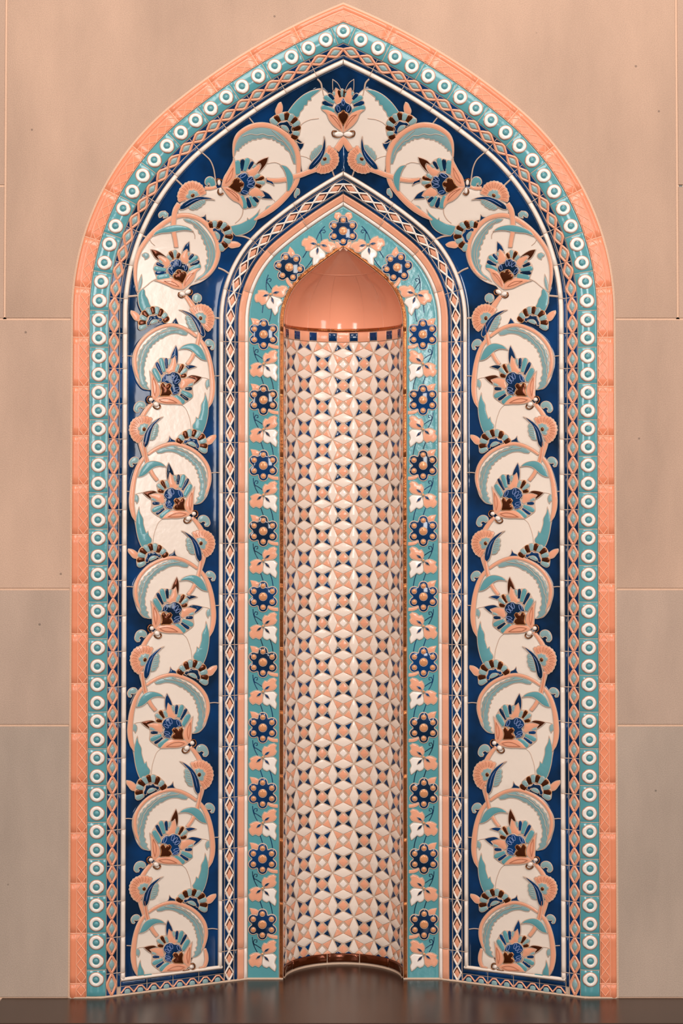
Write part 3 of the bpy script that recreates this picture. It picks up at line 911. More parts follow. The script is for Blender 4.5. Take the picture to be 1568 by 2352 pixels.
# ---- palmette seen three-quarter (straight panels). template: close-up at (280,1800) x6.5333
def palmette_a(K, out, top, side, extra):
    p = Part()
    K.P(p, [(408,725),(450,790),(500,870),(540,930),(560,1000),(555,1060),(520,1110),(480,1150),(445,1120),(435,1040),(430,950),(425,850)], 5, 'salmon')
    K.P(p, [(480,1150),(530,1105),(600,1095),(680,1085),(760,1095),(830,1140),(900,1220),(840,1220),(760,1215),(680,1215),(600,1205),(520,1180)], 5, 'salmon')
    K.B(p, [(455,820),(452,900),(462,1000),(480,1085),(500,1000),(490,900),(455,820)], 8, 'linesal', 9)
    K.B(p, [(540,1142),(620,1125),(720,1140),(815,1190),(720,1190),(600,1175),(540,1142)], 8, 'linesal', 9)
    f = flush(out, p, 'palmette_flower', 'coral sepals of a palmette flower')
    p = Part(); K.P(p, [(650,740),(690,690),(730,620),(745,560),(785,500),(800,560),(808,620),(805,680),(790,740),(740,745),(700,770)], 4, 'salmon')
    K.P(p, [(718,560),(740,490),(770,430),(800,370),(825,440),(832,520),(828,590),(806,680),(802,600),(785,520),(745,560)], 5, top); p.build('leaf_tip', f)
    p = Part(); K.P(p, [(880,855),(930,840),(1000,835),(1060,840),(1090,865),(1060,890),(1010,910),(960,950),(890,990),(860,960),(870,900)], 4, 'salmon')
    K.P(p, [(965,822),(1020,795),(1100,798),(1192,822),(1130,880),(1070,922),(1062,900),(1095,858),(1035,838)], 5, side); p.build('leaf_tip', f)
    q_ = Part()
    for U in ([(560,910),(452,690),(500,612),(570,548),(650,548),(722,558),(700,660),(640,790),(590,850)], [(770,1085),(930,1212),(998,1165),(1058,1110),(1058,980),(1066,912),(960,950),(860,1010),(840,1060)], [(800,765),(832,628),(912,630),(984,698),(968,805),(870,830)]): K.P(q_, U, 3, 'line', None)
    q_.build('petal_ground', f)
    for a, b, w0, w1, c in (((565,880),(462,695),40,58,'turq'), ((595,785),(505,610),22,40,'navy'), ((625,750),(570,550),34,54,'turq'), ((662,700),(652,550),26,40,'navy'), ((690,650),(712,560),20,34,'grey'),
                            ((780,1080),(930,1200),40,62,'turq'), ((865,1060),(990,1150),22,40,'navy'), ((880,1020),(1050,1100),30,56,'turq'), ((935,985),(1048,980),24,40,'navy'), ((985,940),(1060,915),18,30,'grey'),
                            ((800,750),(838,640),30,48,'grey'), ((845,760),(908,640),24,42,'brown'), ((868,780),(972,695),24,46,'grey'), ((870,808),(960,790),26,44,'brown')):
        p = Part(); K.T(p, a, b, w0, w1, 4, c, 'gold' if c == 'brown' else 'line'); p.build('petal', f)
    p = Part(); K.P(p, [(575,890),(592,830),(640,775),(700,775),(745,750),(800,755),(862,810),(874,870),(835,920),(852,965),(852,1020),(820,1060),(755,1072),(735,1030),(700,960),(650,900)], 6, 'navy')
    for c in ((634,835,20,50,20),(750,805,20,46,20),(787,840,20,46,38),(815,882,18,42,55),(805,985,18,44,75),(790,1035,14,40,78)): K.O(p, c[:2], c[2], c[3], c[4], 8)
    p.build('seed_cluster', f)
    p = Part(); K.P(p, [(560,1085),(576,1000),(566,930),(590,898),(618,915),(636,955),(660,920),(702,908),(726,940),(708,975),(684,994),(716,1015),(728,1052),(700,1078),(640,1082)], 8, 'brown', line='gold', lw=.0019, t=.0018); p.build('heart', f, label='brown lustre heart')
    if extra:
        p = Part(); K.P(p, [(940,662),(1000,650),(1055,655),(1112,675),(1050,692),(990,712),(962,692)], 5, 'navy'); flush(out, p, 'small_leaf', 'small navy leaf')
    return f
def knot(K, out, pearls, arcs):
    p = Part()
    for a in arcs:
        q_ = resample(K.m(a), False, .0015, 130); w_ = K.wk(); bead(p, q_, 5 * LV, .0034, .0022, 'brown', False); bead(p, q_, 6 * LV, .0011, .0020, 'gold', False)
    f = flush(out, p, 'stem_knot', 'brown lustre knot with cream pearls')
    for c in pearls:
        q = Part(); K.E(q, c[:2], c[2] * 1.15, c[3] * 1.15, c[4] if len(c) > 4 else 0, 6, 'white', t=.003); q.build('pearl', f)
# ---- carnation in profile; template close-up at (280,1400) x6.5333
def carnation(K, out):
    p = Part()
    O = [(450,585),(430,560),(400,562),(375,540),(345,545),(315,530),(285,540),(258,536),(232,556),(202,560),(185,582),(158,594),(148,620),(124,642),(122,672),(104,700),(110,730),(98,760),(112,790),(110,822),(128,848),(134,880),(154,902),(166,930),(192,940),(212,962),(250,975),(270,950),(300,880),(330,800),(380,720),(420,650)]
    K.P(p, O, 4, 'salmon', smooth=False)
    c = np.array((320, 750))
    for o in O[2:27:2]:
        d = np.array(o) - c; K.B(p, [tuple(c + d * .55), tuple(c + d * .93)], 6, 'linesal', 9, .0008)
        n = np.array([-d[1], d[0]]) * .07
        K.B(p, [tuple(c + d * .60 + n), tuple(c + d * .86 + n * 1.4)], 6, 'linesal', 6, .0006)
    f = flush(out, p, 'carnation', 'coral carnation in profile')
    p = Part(); K.P(p, [(228,722),(255,705),(262,675),(295,672),(325,655),(355,668),(385,668),(375,720),(350,790),(310,835),(270,842),(250,815),(255,780),(232,755)], 6, 'grey'); 
    K.E(p, (320,750), 26, 30, 0, 7, 'brown', 'gold', t=.003); p.build('eye', f, label='grey eye with a brown bead')
    p = Part(); K.P(p, [(468,682),(498,650),(528,672),(540,705),(528,740),(540,775),(522,810),(524,845),(500,870),(488,900),(450,922),(415,925),(418,830),(440,745)], 5, 'grey', 'linegrey')
    for y in range(700, 900, 34): K.B(p, [(452 - (y - 700) * .1, y + 6), (512 - (y - 700) * .08, y - 8)], 7, 'linegrey', 7, .0007)
    p.build('scalloped_leaf', f, label='grey scalloped leaf')
    p = Part(); K.P(p, [(612,548),(570,580),(520,632),(470,690),(436,770),(415,850),(398,930),(375,1000),(342,1042),(315,1022),(304,960),(315,880),(340,790),(380,720),(440,650),(480,618),(540,578)], 6, 'navy')
    K.B(p, [(445,690),(395,770),(368,860),(350,950)], 8, 'navyline', 9, .0009, taper=True); p.build('sickle_leaf', f, label='navy sickle-shaped leaf')
# ---- half flower; template close-up at (280,1400) x6.5333, centre (1035,1010)
HF = [((895,968),(812,902),'brown'),((915,925),(852,842),'grey'),((962,895),(932,778),'brown'),((1008,872),(1004,748),'grey'),((1050,868),(1088,755),'brown'),((1095,888),(1160,780),'grey'),((1132,915),(1228,838),'brown'),((1150,958),(1262,922),'grey'),((1158,1008),(1278,1020),'brown'),((1150,1052),(1268,1108),'grey')]
def halfflower(K, out):
    p = Part()
    K.P(p, [(915,965),(922,925),(975,918),(1010,875),(1042,900),(1085,900),(1118,910),(1128,960),(1152,1020),(1140,1055),(1104,1048),(1094,995),(1040,955),(970,955),(950,985)], 5, 'navy')
    K.P(p, [(972,978),(1005,950),(1060,958),(1100,1005),(1080,1030),(1020,1005)], 6, 'grey', 'linegrey')
    f = flush(out, p, 'half_flower', 'navy core of a half flower')
    q_ = Part(); K.P(q_, [(895,985),(805,900),(850,835),(930,772),(1004,742),(1090,748),(1164,775),(1232,832),(1268,920),(1284,1020),(1275,1115),(1140,1065),(1125,960),(1080,900),(1010,880),(930,925)], 3, 'line', None); q_.build('petal_ground', f)
    for a, b, c in HF:
        p = Part(); K.T(p, a, b, 38, 66, 4, c, 'gold' if c == 'brown' else 'line', t=.0019); p.build('petal', f)
    p = Part(); K.P(p, [(1255,918),(1290,880),(1345,848),(1402,838),(1405,870),(1372,930),(1322,985),(1278,995)], 3, 'salmon'); p.build('bud_tip', f, label='coral pointed tip')
CURL = [(350,1218),(322,1182),(265,1168),(212,1195),(182,1250),(178,1310),(208,1346),(246,1342),(258,1312),(238,1296),(250,1272),(285,1262),(312,1284),(350,1250)]

# ---- one scroll unit of the straight panels
def unit_a(m, out, top, side, extra, full=True):
    K = Kit(m); G = .012
    p = Part()
    right = [(750,75),(900,110),(1050,190),(1180,290),(1280,450),(1335,600),(1372,800),(1372,950),(1350,1100),(1300,1260),(1275,1400),(1240,1550),(1200,1660)]
    low = [(1100,1720),(980,1790),(800,1815),(650,1832),(500,1920),(370,2010),(335,1940),(312,1850),(300,1700),(255,1500),(330,1420),(370,1340),(420,1240),(480,1180)]
    left = [(520,1110),(440,1000),(400,992),(330,985),(240,900),(185,760),(155,620),(165,500),(215,390),(300,280),(420,190),(560,110),(650,82)]
    if not full: low = [(1150,1700),(700,1700),(480,1240)]
    K.P(p, right + low + left, 1, 'cream', grid=G, lw=.0026, men=.009)
    flush(out, p, 'cream_ground', 'cream glazed ground of a scroll')
    # tile joints that cross the cream as hairlines
    p = Part()
    CL(K, [(878,1218),(940,1270),(990,1380),(1020,1490),(1032,1610)], 3, 10, out=out); CL(K, [(1190,822),(1250,832),(1330,860)], 3, 11, out=out)
    CL(K, [(1370,805),(1460,800)], 1.4, 16, .0016, out); CL(K, [(0,530),(80,520),(165,528)], 1.4, 16, .0016, out); CL(K, [(835,440),(815,560)], 2.5, 8, out=out)
    # acanthus crescent
    p = Part()
    K.P(p, [(985,205),(920,162),(850,142),(800,128),(740,116),(690,122),(650,150),(600,160),(560,190),(520,198),(480,236),(440,252),(412,292),(378,308),(355,350),(318,366),(300,412),(268,438),(256,486),(236,520),(238,575),(222,620),(228,680),(216,730),(228,780),(240,860),(268,920),(310,965),(360,990),(412,1000),(365,938),(378,900),(338,872),(352,830),(325,790),(332,745),(322,695),(340,645),(336,605),(355,600),(348,552),(376,530),(368,486),(402,462),(402,420),(442,402),(452,368),(490,352),(506,324),(542,314),(556,286),(600,278),(640,252),(700,225),(760,212),(830,212),(900,232),(960,236)], 3, 'sage', smooth=True)
    K.B(p, [(850,152),(760,165),(700,172),(620,195),(560,215),(500,262),(460,292),(420,345),(380,372),(350,425),(325,455),(312,510),(292,550),(285,610),(262,660),(262,740),(245,820),(262,900)], 5, 'line', 9, .0011)
    K.B(p, [(720,132),(640,178),(580,200),(510,225),(460,262),(410,315),(370,335),(330,400),(290,445),(275,510),(252,560),(250,640),(238,720)], 5, 'linegrey', 8, .0011)
    flush(out, p, 'acanthus_crescent', 'serrated turquoise acanthus leaf')
    p = Part(); K.P(p, [(1240,1030),(1228,1120),(1180,1230),(1178,1290),(1150,1400),(1135,1450),(1105,1412),(1095,1480),(1050,1560),(1070,1620),(1190,1690),(1232,1600),(1266,1480),(1286,1350),(1286,1220),(1265,1120)], 3, 'turq')
    flush(out, p, 'acanthus_leaf', 'turquoise acanthus leaf')
    # ring and stems
    p = Part()
    K.S(p, [(1288,1270,6),(1320,1180,50),(1345,1060,66),(1352,950,70),(1340,780,66),(1310,600,60),(1262,450,55),(1200,340,50),(1160,290,46)], 4, 'salmon')
    K.S(p, [(1110,250,40),(1050,205,46),(960,150,46),(850,105,46),(750,88,46),(640,100,46),(520,142,46),(400,208,46),(290,310,46),(215,430,46),(186,560,46),(192,680,44),(218,780,36),(262,880,8)], 4, 'salmon')
    flush(out, p, 'scroll_ring', 'coral scroll ring')
    p = Part(); K.S(p, [(1172,40,44),(1165,150,50),(1148,250,52),(1120,370,54),(1075,480,52),(1032,560,50),(968,642,48)], 5, 'salmon'); K.B(p, [(1175,60),(1160,200),(1130,360)], 8, 'linesal', 7, .0006); flush(out, p, 'stem', 'coral stem')
    if full:
        p = Part(); K.S(p, [(445,1200,46),(380,1280,54),(322,1370,62),(285,1450,70)], 3, 'salmon'); flush(out, p, 'stem', 'coral stem')
    p = Part(); K.P(p, [(838,440),(898,385),(960,360),(1060,350),(1130,375),(1180,420),(1222,490),(1262,592),(1190,575),(1120,530),(1070,480),(1010,440),(940,425),(880,430)], 6, 'turq'); flush(out, p, 'lance_leaf', 'turquoise lance-shaped leaf')
    p = Part(); K.P(p, [(1302,845),(1265,860),(1245,900),(1250,950),(1272,992),(1286,960),(1312,945)], 3, 'grey'); flush(out, p, 'small_leaf', 'small grey turquoise leaf')
    p = Part(); K.P(p, [(1240,330),(1262,300),(1310,290),(1362,320),(1386,370),(1370,430),(1338,438),(1322,415),(1345,398),(1330,378),(1290,385),(1262,368)], 2, 'grey', lw=.0026); flush(out, p, 'curl', 'small grey turquoise curl')
    if full:
        p = Part(); K.P(p, CURL, 2, 'grey', lw=.0026); flush(out, p, 'curl', 'small grey turquoise curl')
        K2 = Kit(Map(m.x0, m.y0, m.k, m.ax, m.mx, m.hmin)); K2.m.y0 = m.y0 + 862 / 6.5333
        p = Part(); K2.P(p, [(640,972),(690,930),(705,848),(732,895),(795,932),(800,972),(720,966)], 2.4, 'navy'); flush(out, p, 'navy_spike', 'navy spike')
        K2.B
        carnation(K2, out); halfflower(K2, out)
        p = Part(); K2.S(p, [(262,950,52),(285,1040,52),(312,1130,50),(338,1215,50)], 3.4, 'salmon'); flush(out, p, 'stem', 'coral stem')
    palmette_a(K, out, top, side, extra)
    knot(K, out, [(425,1140,26,26),(502,1215,34,30,35)], [[(442,1100),(395,1092),(366,1132),(382,1185),(420,1200)], [(552,1212),(568,1258),(532,1290),(482,1272),(458,1240)]])

T0 = [1811.5, 1966.1, 2079.6]
IA = [([744.8, 910.1, 1017.2], 0, 'navy', 'brown', True), ([1278.8, 1434.2, 1547.7], 2, 'brown', 'navy', True), ([1811.5, 1966.1, 2070.4], 0, 'brown', 'navy', True)]
for ax, dx, top, side, ex in IA:
    unit_a(Map(280, 1800, 6.5333, (T0, ax), lambda x, dx=dx: x + dx), LEFT, top, side, ex)
IB = [([1017.2, 1171.9, 1278.8], 788.3, 'navy', 'brown'), ([1547.7, 1697.2, 1811.5], 784.4, 'navy', 'brown')]
for ax, mm, top, side in IB:
    unit_a(Map(280, 1800, 6.5333, (T0, ax), lambda x, mm=mm: mm - x), LEFT, top, side, False)
unit_a(Map(280, 1800, 6.5333, (T0, [2070.4, 2210.8, 2322]), lambda x: 388.7 - (x - 397.5) * .935, hmin=HMIN), LEFT, 'navy', 'brown', False, full=False)

KP = Kit(Map(0, 0, 1, hmin=HMIN)); p = Part(); KP.P(p, [(452,2180),(466,2176),(474,2190),(476,2208),(468,2222),(458,2240),(430,2240)], 1, 'cream', lw=.0026); flush(LEFT, p, 'cream_ground', 'cream glazed ground of a scroll')
p = Part(); KP.S(p, [(469,2178,5),(472,2192,8),(472,2208,8),(464,2222,8),(456,2232,7)], 4, 'salmon'); flush(LEFT, p, 'scroll_ring', 'coral scroll ring')

# ---- wide palmette of the arch; template close-up at (440,320) x8
def palmette_b(K, out, tipu, tipd, extra=False):
    p = Part()
    K.P(p, [(545,862),(560,780),(590,690),(650,590),(700,500),(750,400),(775,330),(790,450),(796,600),(800,660),(740,760),(690,840),(640,872)], 5, 'salmon')
    K.P(p, [(545,870),(640,872),(720,900),(810,960),(870,1020),(912,1100),(935,1200),(930,1262),(870,1180),(760,1125),(680,1060),(610,970)], 5, 'salmon')
    K.B(p, [(755,510),(700,600),(640,720),(610,800),(660,760),(720,680),(755,510)], 8, 'linesal', 9); K.B(p, [(620,900),(700,960),(790,1040),(860,1120),(830,1030),(740,950),(620,900)], 8, 'linesal', 9)
    f = flush(out, p, 'palmette_flower', 'coral sepals of a palmette flower')
    p = Part(); K.P(p, [(1000,590),(1080,552),(1170,500),(1230,452),(1252,480),(1240,540),(1210,592),(1188,632),(1120,672),(1050,655),(1025,620)], 4, 'salmon')
    K.P(p, [(1178,448),(1220,400),(1290,360),(1402,322),(1370,432),(1300,532),(1225,612),(1212,600),(1250,535),(1268,472),(1248,436),(1192,465)], 5, tipu); p.build('leaf_tip', f)
    p = Part(); K.P(p, [(1060,960),(1130,895),(1190,890),(1260,940),(1310,1000),(1332,1035),(1280,1040),(1200,1042),(1100,1042),(1040,1005)], 4, 'salmon')
    K.P(p, [(1268,928),(1340,958),(1420,1010),(1482,1097),(1380,1092),(1280,1082),(1284,1058),(1336,1036),(1310,985)], 5, tipd); p.build('leaf_tip', f)
    q_ = Part()
    for U in ([(830,660),(815,385),(925,350),(1032,338),(1135,392),(1180,465),(1080,560),(960,600)], [(890,1020),(985,1286),(1072,1270),(1180,1245),(1235,1158),(1270,1068),(1100,1040)], [(1145,705),(1250,628),(1332,695),(1352,805),(1278,885),(1160,850)]): K.P(q_, U, 3, 'line', None)
    q_.build('petal_ground', f)
    for a, b, w0, w1, c in (((845,640),(832,380),60,86,'turq'), ((915,585),(932,358),26,70,'navy'), ((962,585),(1028,340),40,78,'turq'), ((1035,545),(1122,400),34,54,'navy'), ((1110,520),(1172,465),30,40,'grey'),
                            ((905,1030),(985,1275),50,82,'turq'), ((1010,1065),(1068,1262),26,64,'navy'), ((1062,1045),(1172,1235),34,70,'turq'), ((1120,1055),(1225,1155),34,54,'navy'), ((1200,1050),(1265,1070),28,36,'grey'),
                            ((1150,710),(1248,638),36,56,'grey'), ((1165,745),(1325,700),26,56,'brown'), ((1185,785),(1345,800),26,56,'grey'), ((1165,830),(1272,878),30,56,'brown')):
        p = Part(); K.T(p, a, b, w0, w1, 4, c, 'gold' if c == 'brown' else 'line'); p.build('petal', f)
    p = Part(); K.P(p, [(828,682),(870,640),(930,615),(990,615),(1022,650),(1032,688),(1080,672),(1122,690),(1132,740),(1155,770),(1148,850),(1112,892),(1062,910),(1040,970),(980,1022),(930,1022),(872,985),(905,930),(940,870),(945,800),(915,760),(880,720)], 6, 'navy')
    for c in ((935,662,64,26,-32),(1055,722,56,24,-38),(1082,785,60,22,-14),(1070,855,62,26,6),(972,965,54,22,14)): K.O(p, c[:2], c[2], c[3], c[4], 8)
    p.build('seed_cluster', f)
    p = Part(); K.P(p, [(670,868),(738,790),(768,728),(812,705),(860,722),(872,755),(862,785),(902,775),(942,792),(946,832),(920,862),(882,872),(892,908),(890,948),(842,966),(780,940),(720,900)], 8, 'brown', line='gold', lw=.0016, t=.0018); p.build('heart', f, label='brown lustre heart')
    if extra:
        p = Part(); K.P(p, [(1352,708),(1440,715),(1482,780),(1512,850),(1430,800),(1368,785)], 5, 'navy'); flush(out, p, 'small_leaf', 'small navy leaf')

# ---- unit at (565,420)
V2 = Kit(Map(480, 160, 4.9)); V3 = Kit(Map(280, 380, 4.6118)); V4 = Kit(Map(140, 600, 4.0)); V5 = Kit(Map(440, 320, 8.0)); V1 = Kit(Map(580, 0, 3.7333))
def conv(a, b, P):  # points of view a into view b
    return [tuple(((np.array(q[:2]) / a.m.k + (a.m.x0, a.m.y0)) - (b.m.x0, b.m.y0)) * b.m.k) for q in P]
p = Part()
c1 = [(272,960),(290,850),(370,715),(480,650),(620,620),(760,650),(890,745),(980,870),(1015,1000),(1015,1150),(1000,1270),(930,1370),(860,1440),(780,1510),(690,1590),(600,1650),(505,1695)]
c2 = conv(V3, V2, [(1380,590),(1300,640),(1180,650),(1120,640),(1070,605),(960,592),(895,575),(884,525),(830,545),(760,530),(700,515),(600,515),(575,470),(640,380),(800,330),(880,280),(900,265),(1000,250),(1060,235),(1080,215)])
K = V2; K.P(p, c1 + c2 + [(190,1290),(250,1180),(270,1080)], 1, 'cream', grid=.012, lw=.0026, men=.009); flush(LEFT, p, 'cream_ground', 'cream glazed ground of a scroll')
p = Part(); K.P(p, [(275,955),(300,835),(350,745),(440,680),(560,648),(700,665),(790,715),(870,790),(935,870),(965,960),(972,1062),(948,1060),(925,1000),(895,925),(850,890),(842,858),(808,850),(795,822),(760,818),(745,795),(718,798),(705,775),(680,782),(600,768),(580,780),(540,775),(530,790),(480,790),(470,806),(440,808),(428,830),(400,832),(395,850),(368,858),(362,880),(338,888),(335,915),(305,912),(288,960)], 3, 'sage')
K.B(p, [(370,752),(470,724),(530,735),(600,722),(660,742),(720,745),(770,785),(820,805),(870,855),(905,900),(930,960)], 5, 'line', 7, .0010); K.B(p, [(700,680),(790,760),(860,830),(920,920),(950,1000)], 5, 'linegrey', 8, .0010)
flush(LEFT, p, 'acanthus_crescent', 'serrated turquoise acanthus leaf')
p = Part(); K.S(p, [(272,985,12),(272,900,20),(285,810,30),(320,740,38),(385,685,44),(480,638,48),(600,622,50),(700,640,50),(800,688,50),(900,768,52),(970,880,52),(1002,1000,50),(1002,1100,48),(998,1190,46),(970,1280,50),(915,1355,54),(850,1430,58),(780,1500,60),(700,1565,60),(600,1632,50),(505,1690,14)], 4, 'salmon'); flush(LEFT, p, 'scroll_ring', 'coral scroll ring')
p = Part(); K.S(p, [(1200,1118,52),(1130,1142,50),(1030,1182,50),(930,1210,50),(840,1235,48),(740,1245,46),(690,1240,40),(640,1225,30)], 5, 'salmon'); flush(LEFT, p, 'stem', 'coral stem')
p = Part(); K.P(p, [(795,1068),(860,1085),(910,1140),(938,1200),(932,1280),(895,1360),(873,1362),(870,1260),(852,1160),(825,1105)], 6, 'turq'); CL(K, [(650,1055),(750,1045),(800,1065)], 4, 7); flush(LEFT, p, 'lance_leaf', 'turquoise lance-shaped leaf')
p = Part(); K.P(p, [(955,1410),(985,1335),(1012,1345),(1018,1380),(1000,1412),(985,1415),(975,1445),(958,1435)], 2, 'grey'); flush(LEFT, p, 'curl', 'small grey turquoise curl')
p = Part(); V5.P(p, [(1350,1285),(1370,1240),(1430,1210),(1495,1225),(1510,1250),(1450,1280),(1410,1310)], 3, 'grey'); CL(V5, [(1500,1110),(1530,1150),(1545,1215)], 3, 12); flush(LEFT, p, 'small_leaf', 'small grey turquoise leaf')
p = Part(); CL(V5, [(178,240),(250,300),(330,380),(395,520),(425,680),(448,840)], 1.6, 26, .0018); CL(V2, [(448,540),(505,612)], 1.4, 16, .0016); CL(V2, [(1385,1140),(1412,1215)], 1.4, 18, .0016); CL(V2, [(1215,105),(1255,150),(1270,215),(1285,290)], 1.8, 20, .0016)
CL(V3, [(40,1392),(170,1380)], 1.4, 22, .0016); CL(V3, [(205,742),(290,775)], 1.4, 20, .0016); CL(V3, [(565,145),(632,208)], 1.4, 20, .0016); CL(V3, [(1200,742),(1290,755),(1365,785)], 1.4, 20, .0016); CL(V3, [(1015,1085),(1075,1110),(1135,1150)], 1.4, 20, .0016); CL(V4, [(1395,520),(1450,525)], 1.4, 18, .0016)
palmette_b(V5, LEFT, 'brown', 'navy', True)
V5k = V5; knot(V5, LEFT, [(495,790,24,46,0),(520,940,26,48,0)], [[(455,765),(455,735),(500,725),(552,755)], [(488,915),(478,980),(520,1020),(578,985)]])
p = Part(); V5.S(p, [(240,900,60),(340,905,58),(450,875,46)], 3, 'salmon'); flush(LEFT, p, 'stem', 'coral stem')
p = Part(); V5.P(p, [(435,845),(425,770),(385,705),(330,690),(275,712),(242,770),(248,825),(280,855),(318,825),(300,800),(270,825),(300,800),(330,815),(330,858),(380,870)], 2, 'turq', lw=.0026); flush(LEFT, p, 'curl', 'small turquoise curl')
p = Part(); V3.P(p, [(1458,458),(1430,500),(1380,545),(1338,575),(1325,548),(1322,580),(1260,612),(1150,642),(1165,700),(1200,745),(1300,722),(1390,655),(1425,580),(1440,520)], 3, 'turq'); CL(V3, [(1245,380),(1275,440),(1278,490),(1250,560),(1195,612)], 3, 12); flush(LEFT, p, 'acanthus_leaf', 'turquoise acanthus leaf')
p = Part(); V3.P(p, [(815,545),(862,540),(885,515),(893,580),(912,610),(870,580)], 2.4, 'navy'); V2.P(p, [(968,795),(1010,825),(1065,830),(1035,870),(1022,905)], 2.4, 'navy'); flush(LEFT, p, 'navy_spike', 'navy spike')
# carnations and half flowers of the arch: template centre -> photo position
def car(c, rot, mir, sc=1.0, out=LEFT): carnation(Kit(Sim((300, 760), 6.5333, c, rot, sc, mir)), out)
def hf(c, rot, mir, sc=1.0, out=LEFT): halfflower(Kit(Sim((1035, 1010), 6.5333, c, rot, sc, mir)), out)
car((280 + 728/4.6118, 380 + 312/4.6118), 46, False, .97)
hf((280 + 992/4.6118, 380 + 752/4.6118), 43, False, .97)
hf((480 + 838/4.9, 160 + 668/4.9), 59, True, 1.0)

# ---- unit at (415,610)
K = V3; p = Part()
c1 = [(225,830),(290,735),(400,635),(500,560),(600,520),(700,512),(820,545),(920,620),(985,720),(1030,830),(1040,920),(1020,1020),(975,1110),(900,1190),(820,1240),(760,1262),(725,1275),(680,1340),(700,1400)]
c2 = conv(V4, V3, [(1200,400),(1190,450),(1235,560),(1300,700),(1270,745),(1160,665),(1090,605),(1000,585),(950,560),(850,500),(750,470),(715,400),(705,310),(685,250)])
K.P(p, c1 + c2 + [(145,1280),(130,1150),(135,1020),(165,930)], 1, 'cream', grid=.012, lw=.0026, men=.009); flush(LEFT, p, 'cream_ground', 'cream glazed ground of a scroll')
p = Part(); K.P(p, [(645,568),(700,562),(750,580),(800,610),(850,660),(900,720),(945,790),(975,870),(985,950),(975,1020),(940,1100),(890,1160),(820,1205),(765,1235),(800,1190),(858,1145),(880,1100),(872,1060),(895,1040),(888,1000),(908,985),(893,940),(900,905),(882,890),(885,850),(862,830),(860,790),(838,775),(835,735),(808,720),(800,680),(765,660),(745,625),(700,608),(665,590)], 3, 'sage')
K.B(p, [(720,590),(790,650),(830,700),(870,760),(895,830),(920,890),(925,960),(915,1040),(895,1110)], 5, 'line', 7, .0010); K.B(p, [(760,610),(860,700),(920,800),(950,900),(950,980),(925,1070)], 5, 'linegrey', 7, .0010); flush(LEFT, p, 'acanthus_crescent', 'serrated turquoise acanthus leaf')
p = Part(); K.S(p, [(160,1340,10),(142,1240,26),(136,1120,32),(148,1010,36),(178,915,38),(232,825,40),(300,738,42),(385,655,44),(480,585,44),(560,545,44),(640,528,44),(720,534,44),(800,560,44),(885,620,46),(945,695,46),(995,790,44),(1012,890,40),(1000,990,38),(965,1080,34),(900,1160,26),(820,1210,8)], 4, 'salmon'); flush(LEFT, p, 'scroll_ring', 'coral scroll ring')
p = Part(); K.S(p, [(600,405,46),(562,470,48),(545,560,48),(540,640,46),(545,720,44),(560,800,42),(570,870,40)], 5, 'salmon'); flush(LEFT, p, 'stem', 'coral stem')
p = Part(); K.P(p, [(318,750),(350,705),(400,675),(480,645),(560,632),(640,640),(700,660),(752,700),(700,690),(640,688),(560,700),(480,712),(400,720)], 6, 'turq'); CL(K, [(735,690),(765,730),(768,775)], 4, 8); CL(K, [(285,770),(310,820),(345,850)], 3, 9); flush(LEFT, p, 'lance_leaf', 'turquoise lance-shaped leaf')
p = Part(); K.P(p, [(208,945),(240,925),(275,935),(285,960),(272,985),(240,1002),(235,978),(212,962)], 3, 'grey'); flush(LEFT, p, 'small_leaf', 'small grey turquoise leaf')
p = Part(); K.P(p, [(205,1150),(210,1240),(190,1310),(165,1345),(172,1250),(190,1190)], 3, 'grey'); V4.P(p, [(748,248),(708,300),(705,360),(722,430),(755,480),(835,440),(805,385),(795,352),(770,310),(765,270)], 3, 'turq'); CL(K, [(372,1198),(310,1230),(250,1280),(180,1335)], 4, 11); flush(LEFT, p, 'acanthus_leaf', 'turquoise acanthus leaf')
p = Part(); K.P(p, [(482,545),(486,512),(455,485),(405,495),(385,528),(392,555),(418,545),(430,528),(440,540),(435,562)], 2, 'grey', lw=.0026); V3.P(p, [(750,1430),(745,1400),(765,1368),(800,1358),(832,1380),(838,1420),(820,1450),(800,1440),(798,1462),(775,1455)], 2, 'grey', lw=.0026); flush(LEFT, p, 'curl', 'small grey turquoise curl')
p = Part(); V4.P(p, [(1008,580),(1030,545),(1052,522),(1068,560),(1088,600),(1050,590)], 2.4, 'navy'); flush(LEFT, p, 'navy_spike', 'navy spike')
palmette_b(Kit(Sim((670, 868), 8.0, (280 + 630/4.6118, 380 + 1250/4.6118), -96, .93)), LEFT, 'brown', 'navy')
knot(V3, LEFT, [(632,1362,26,20,20),(690,1340,28,20,-30)], [[(600,1345),(595,1385),(625,1402),(660,1380)], [(700,1310),(735,1330),(728,1365),(690,1375)]])
p = Part(); V3.S(p, [(668,1385,36),(710,1440,48),(750,1500,60)], 3, 'salmon'); flush(LEFT, p, 'stem', 'coral stem')
car((140 + 1287/4, 600 + 530/4), -13, True, .98)
hf((140 + 850/4, 600 + 572/4), 4, True, .97)

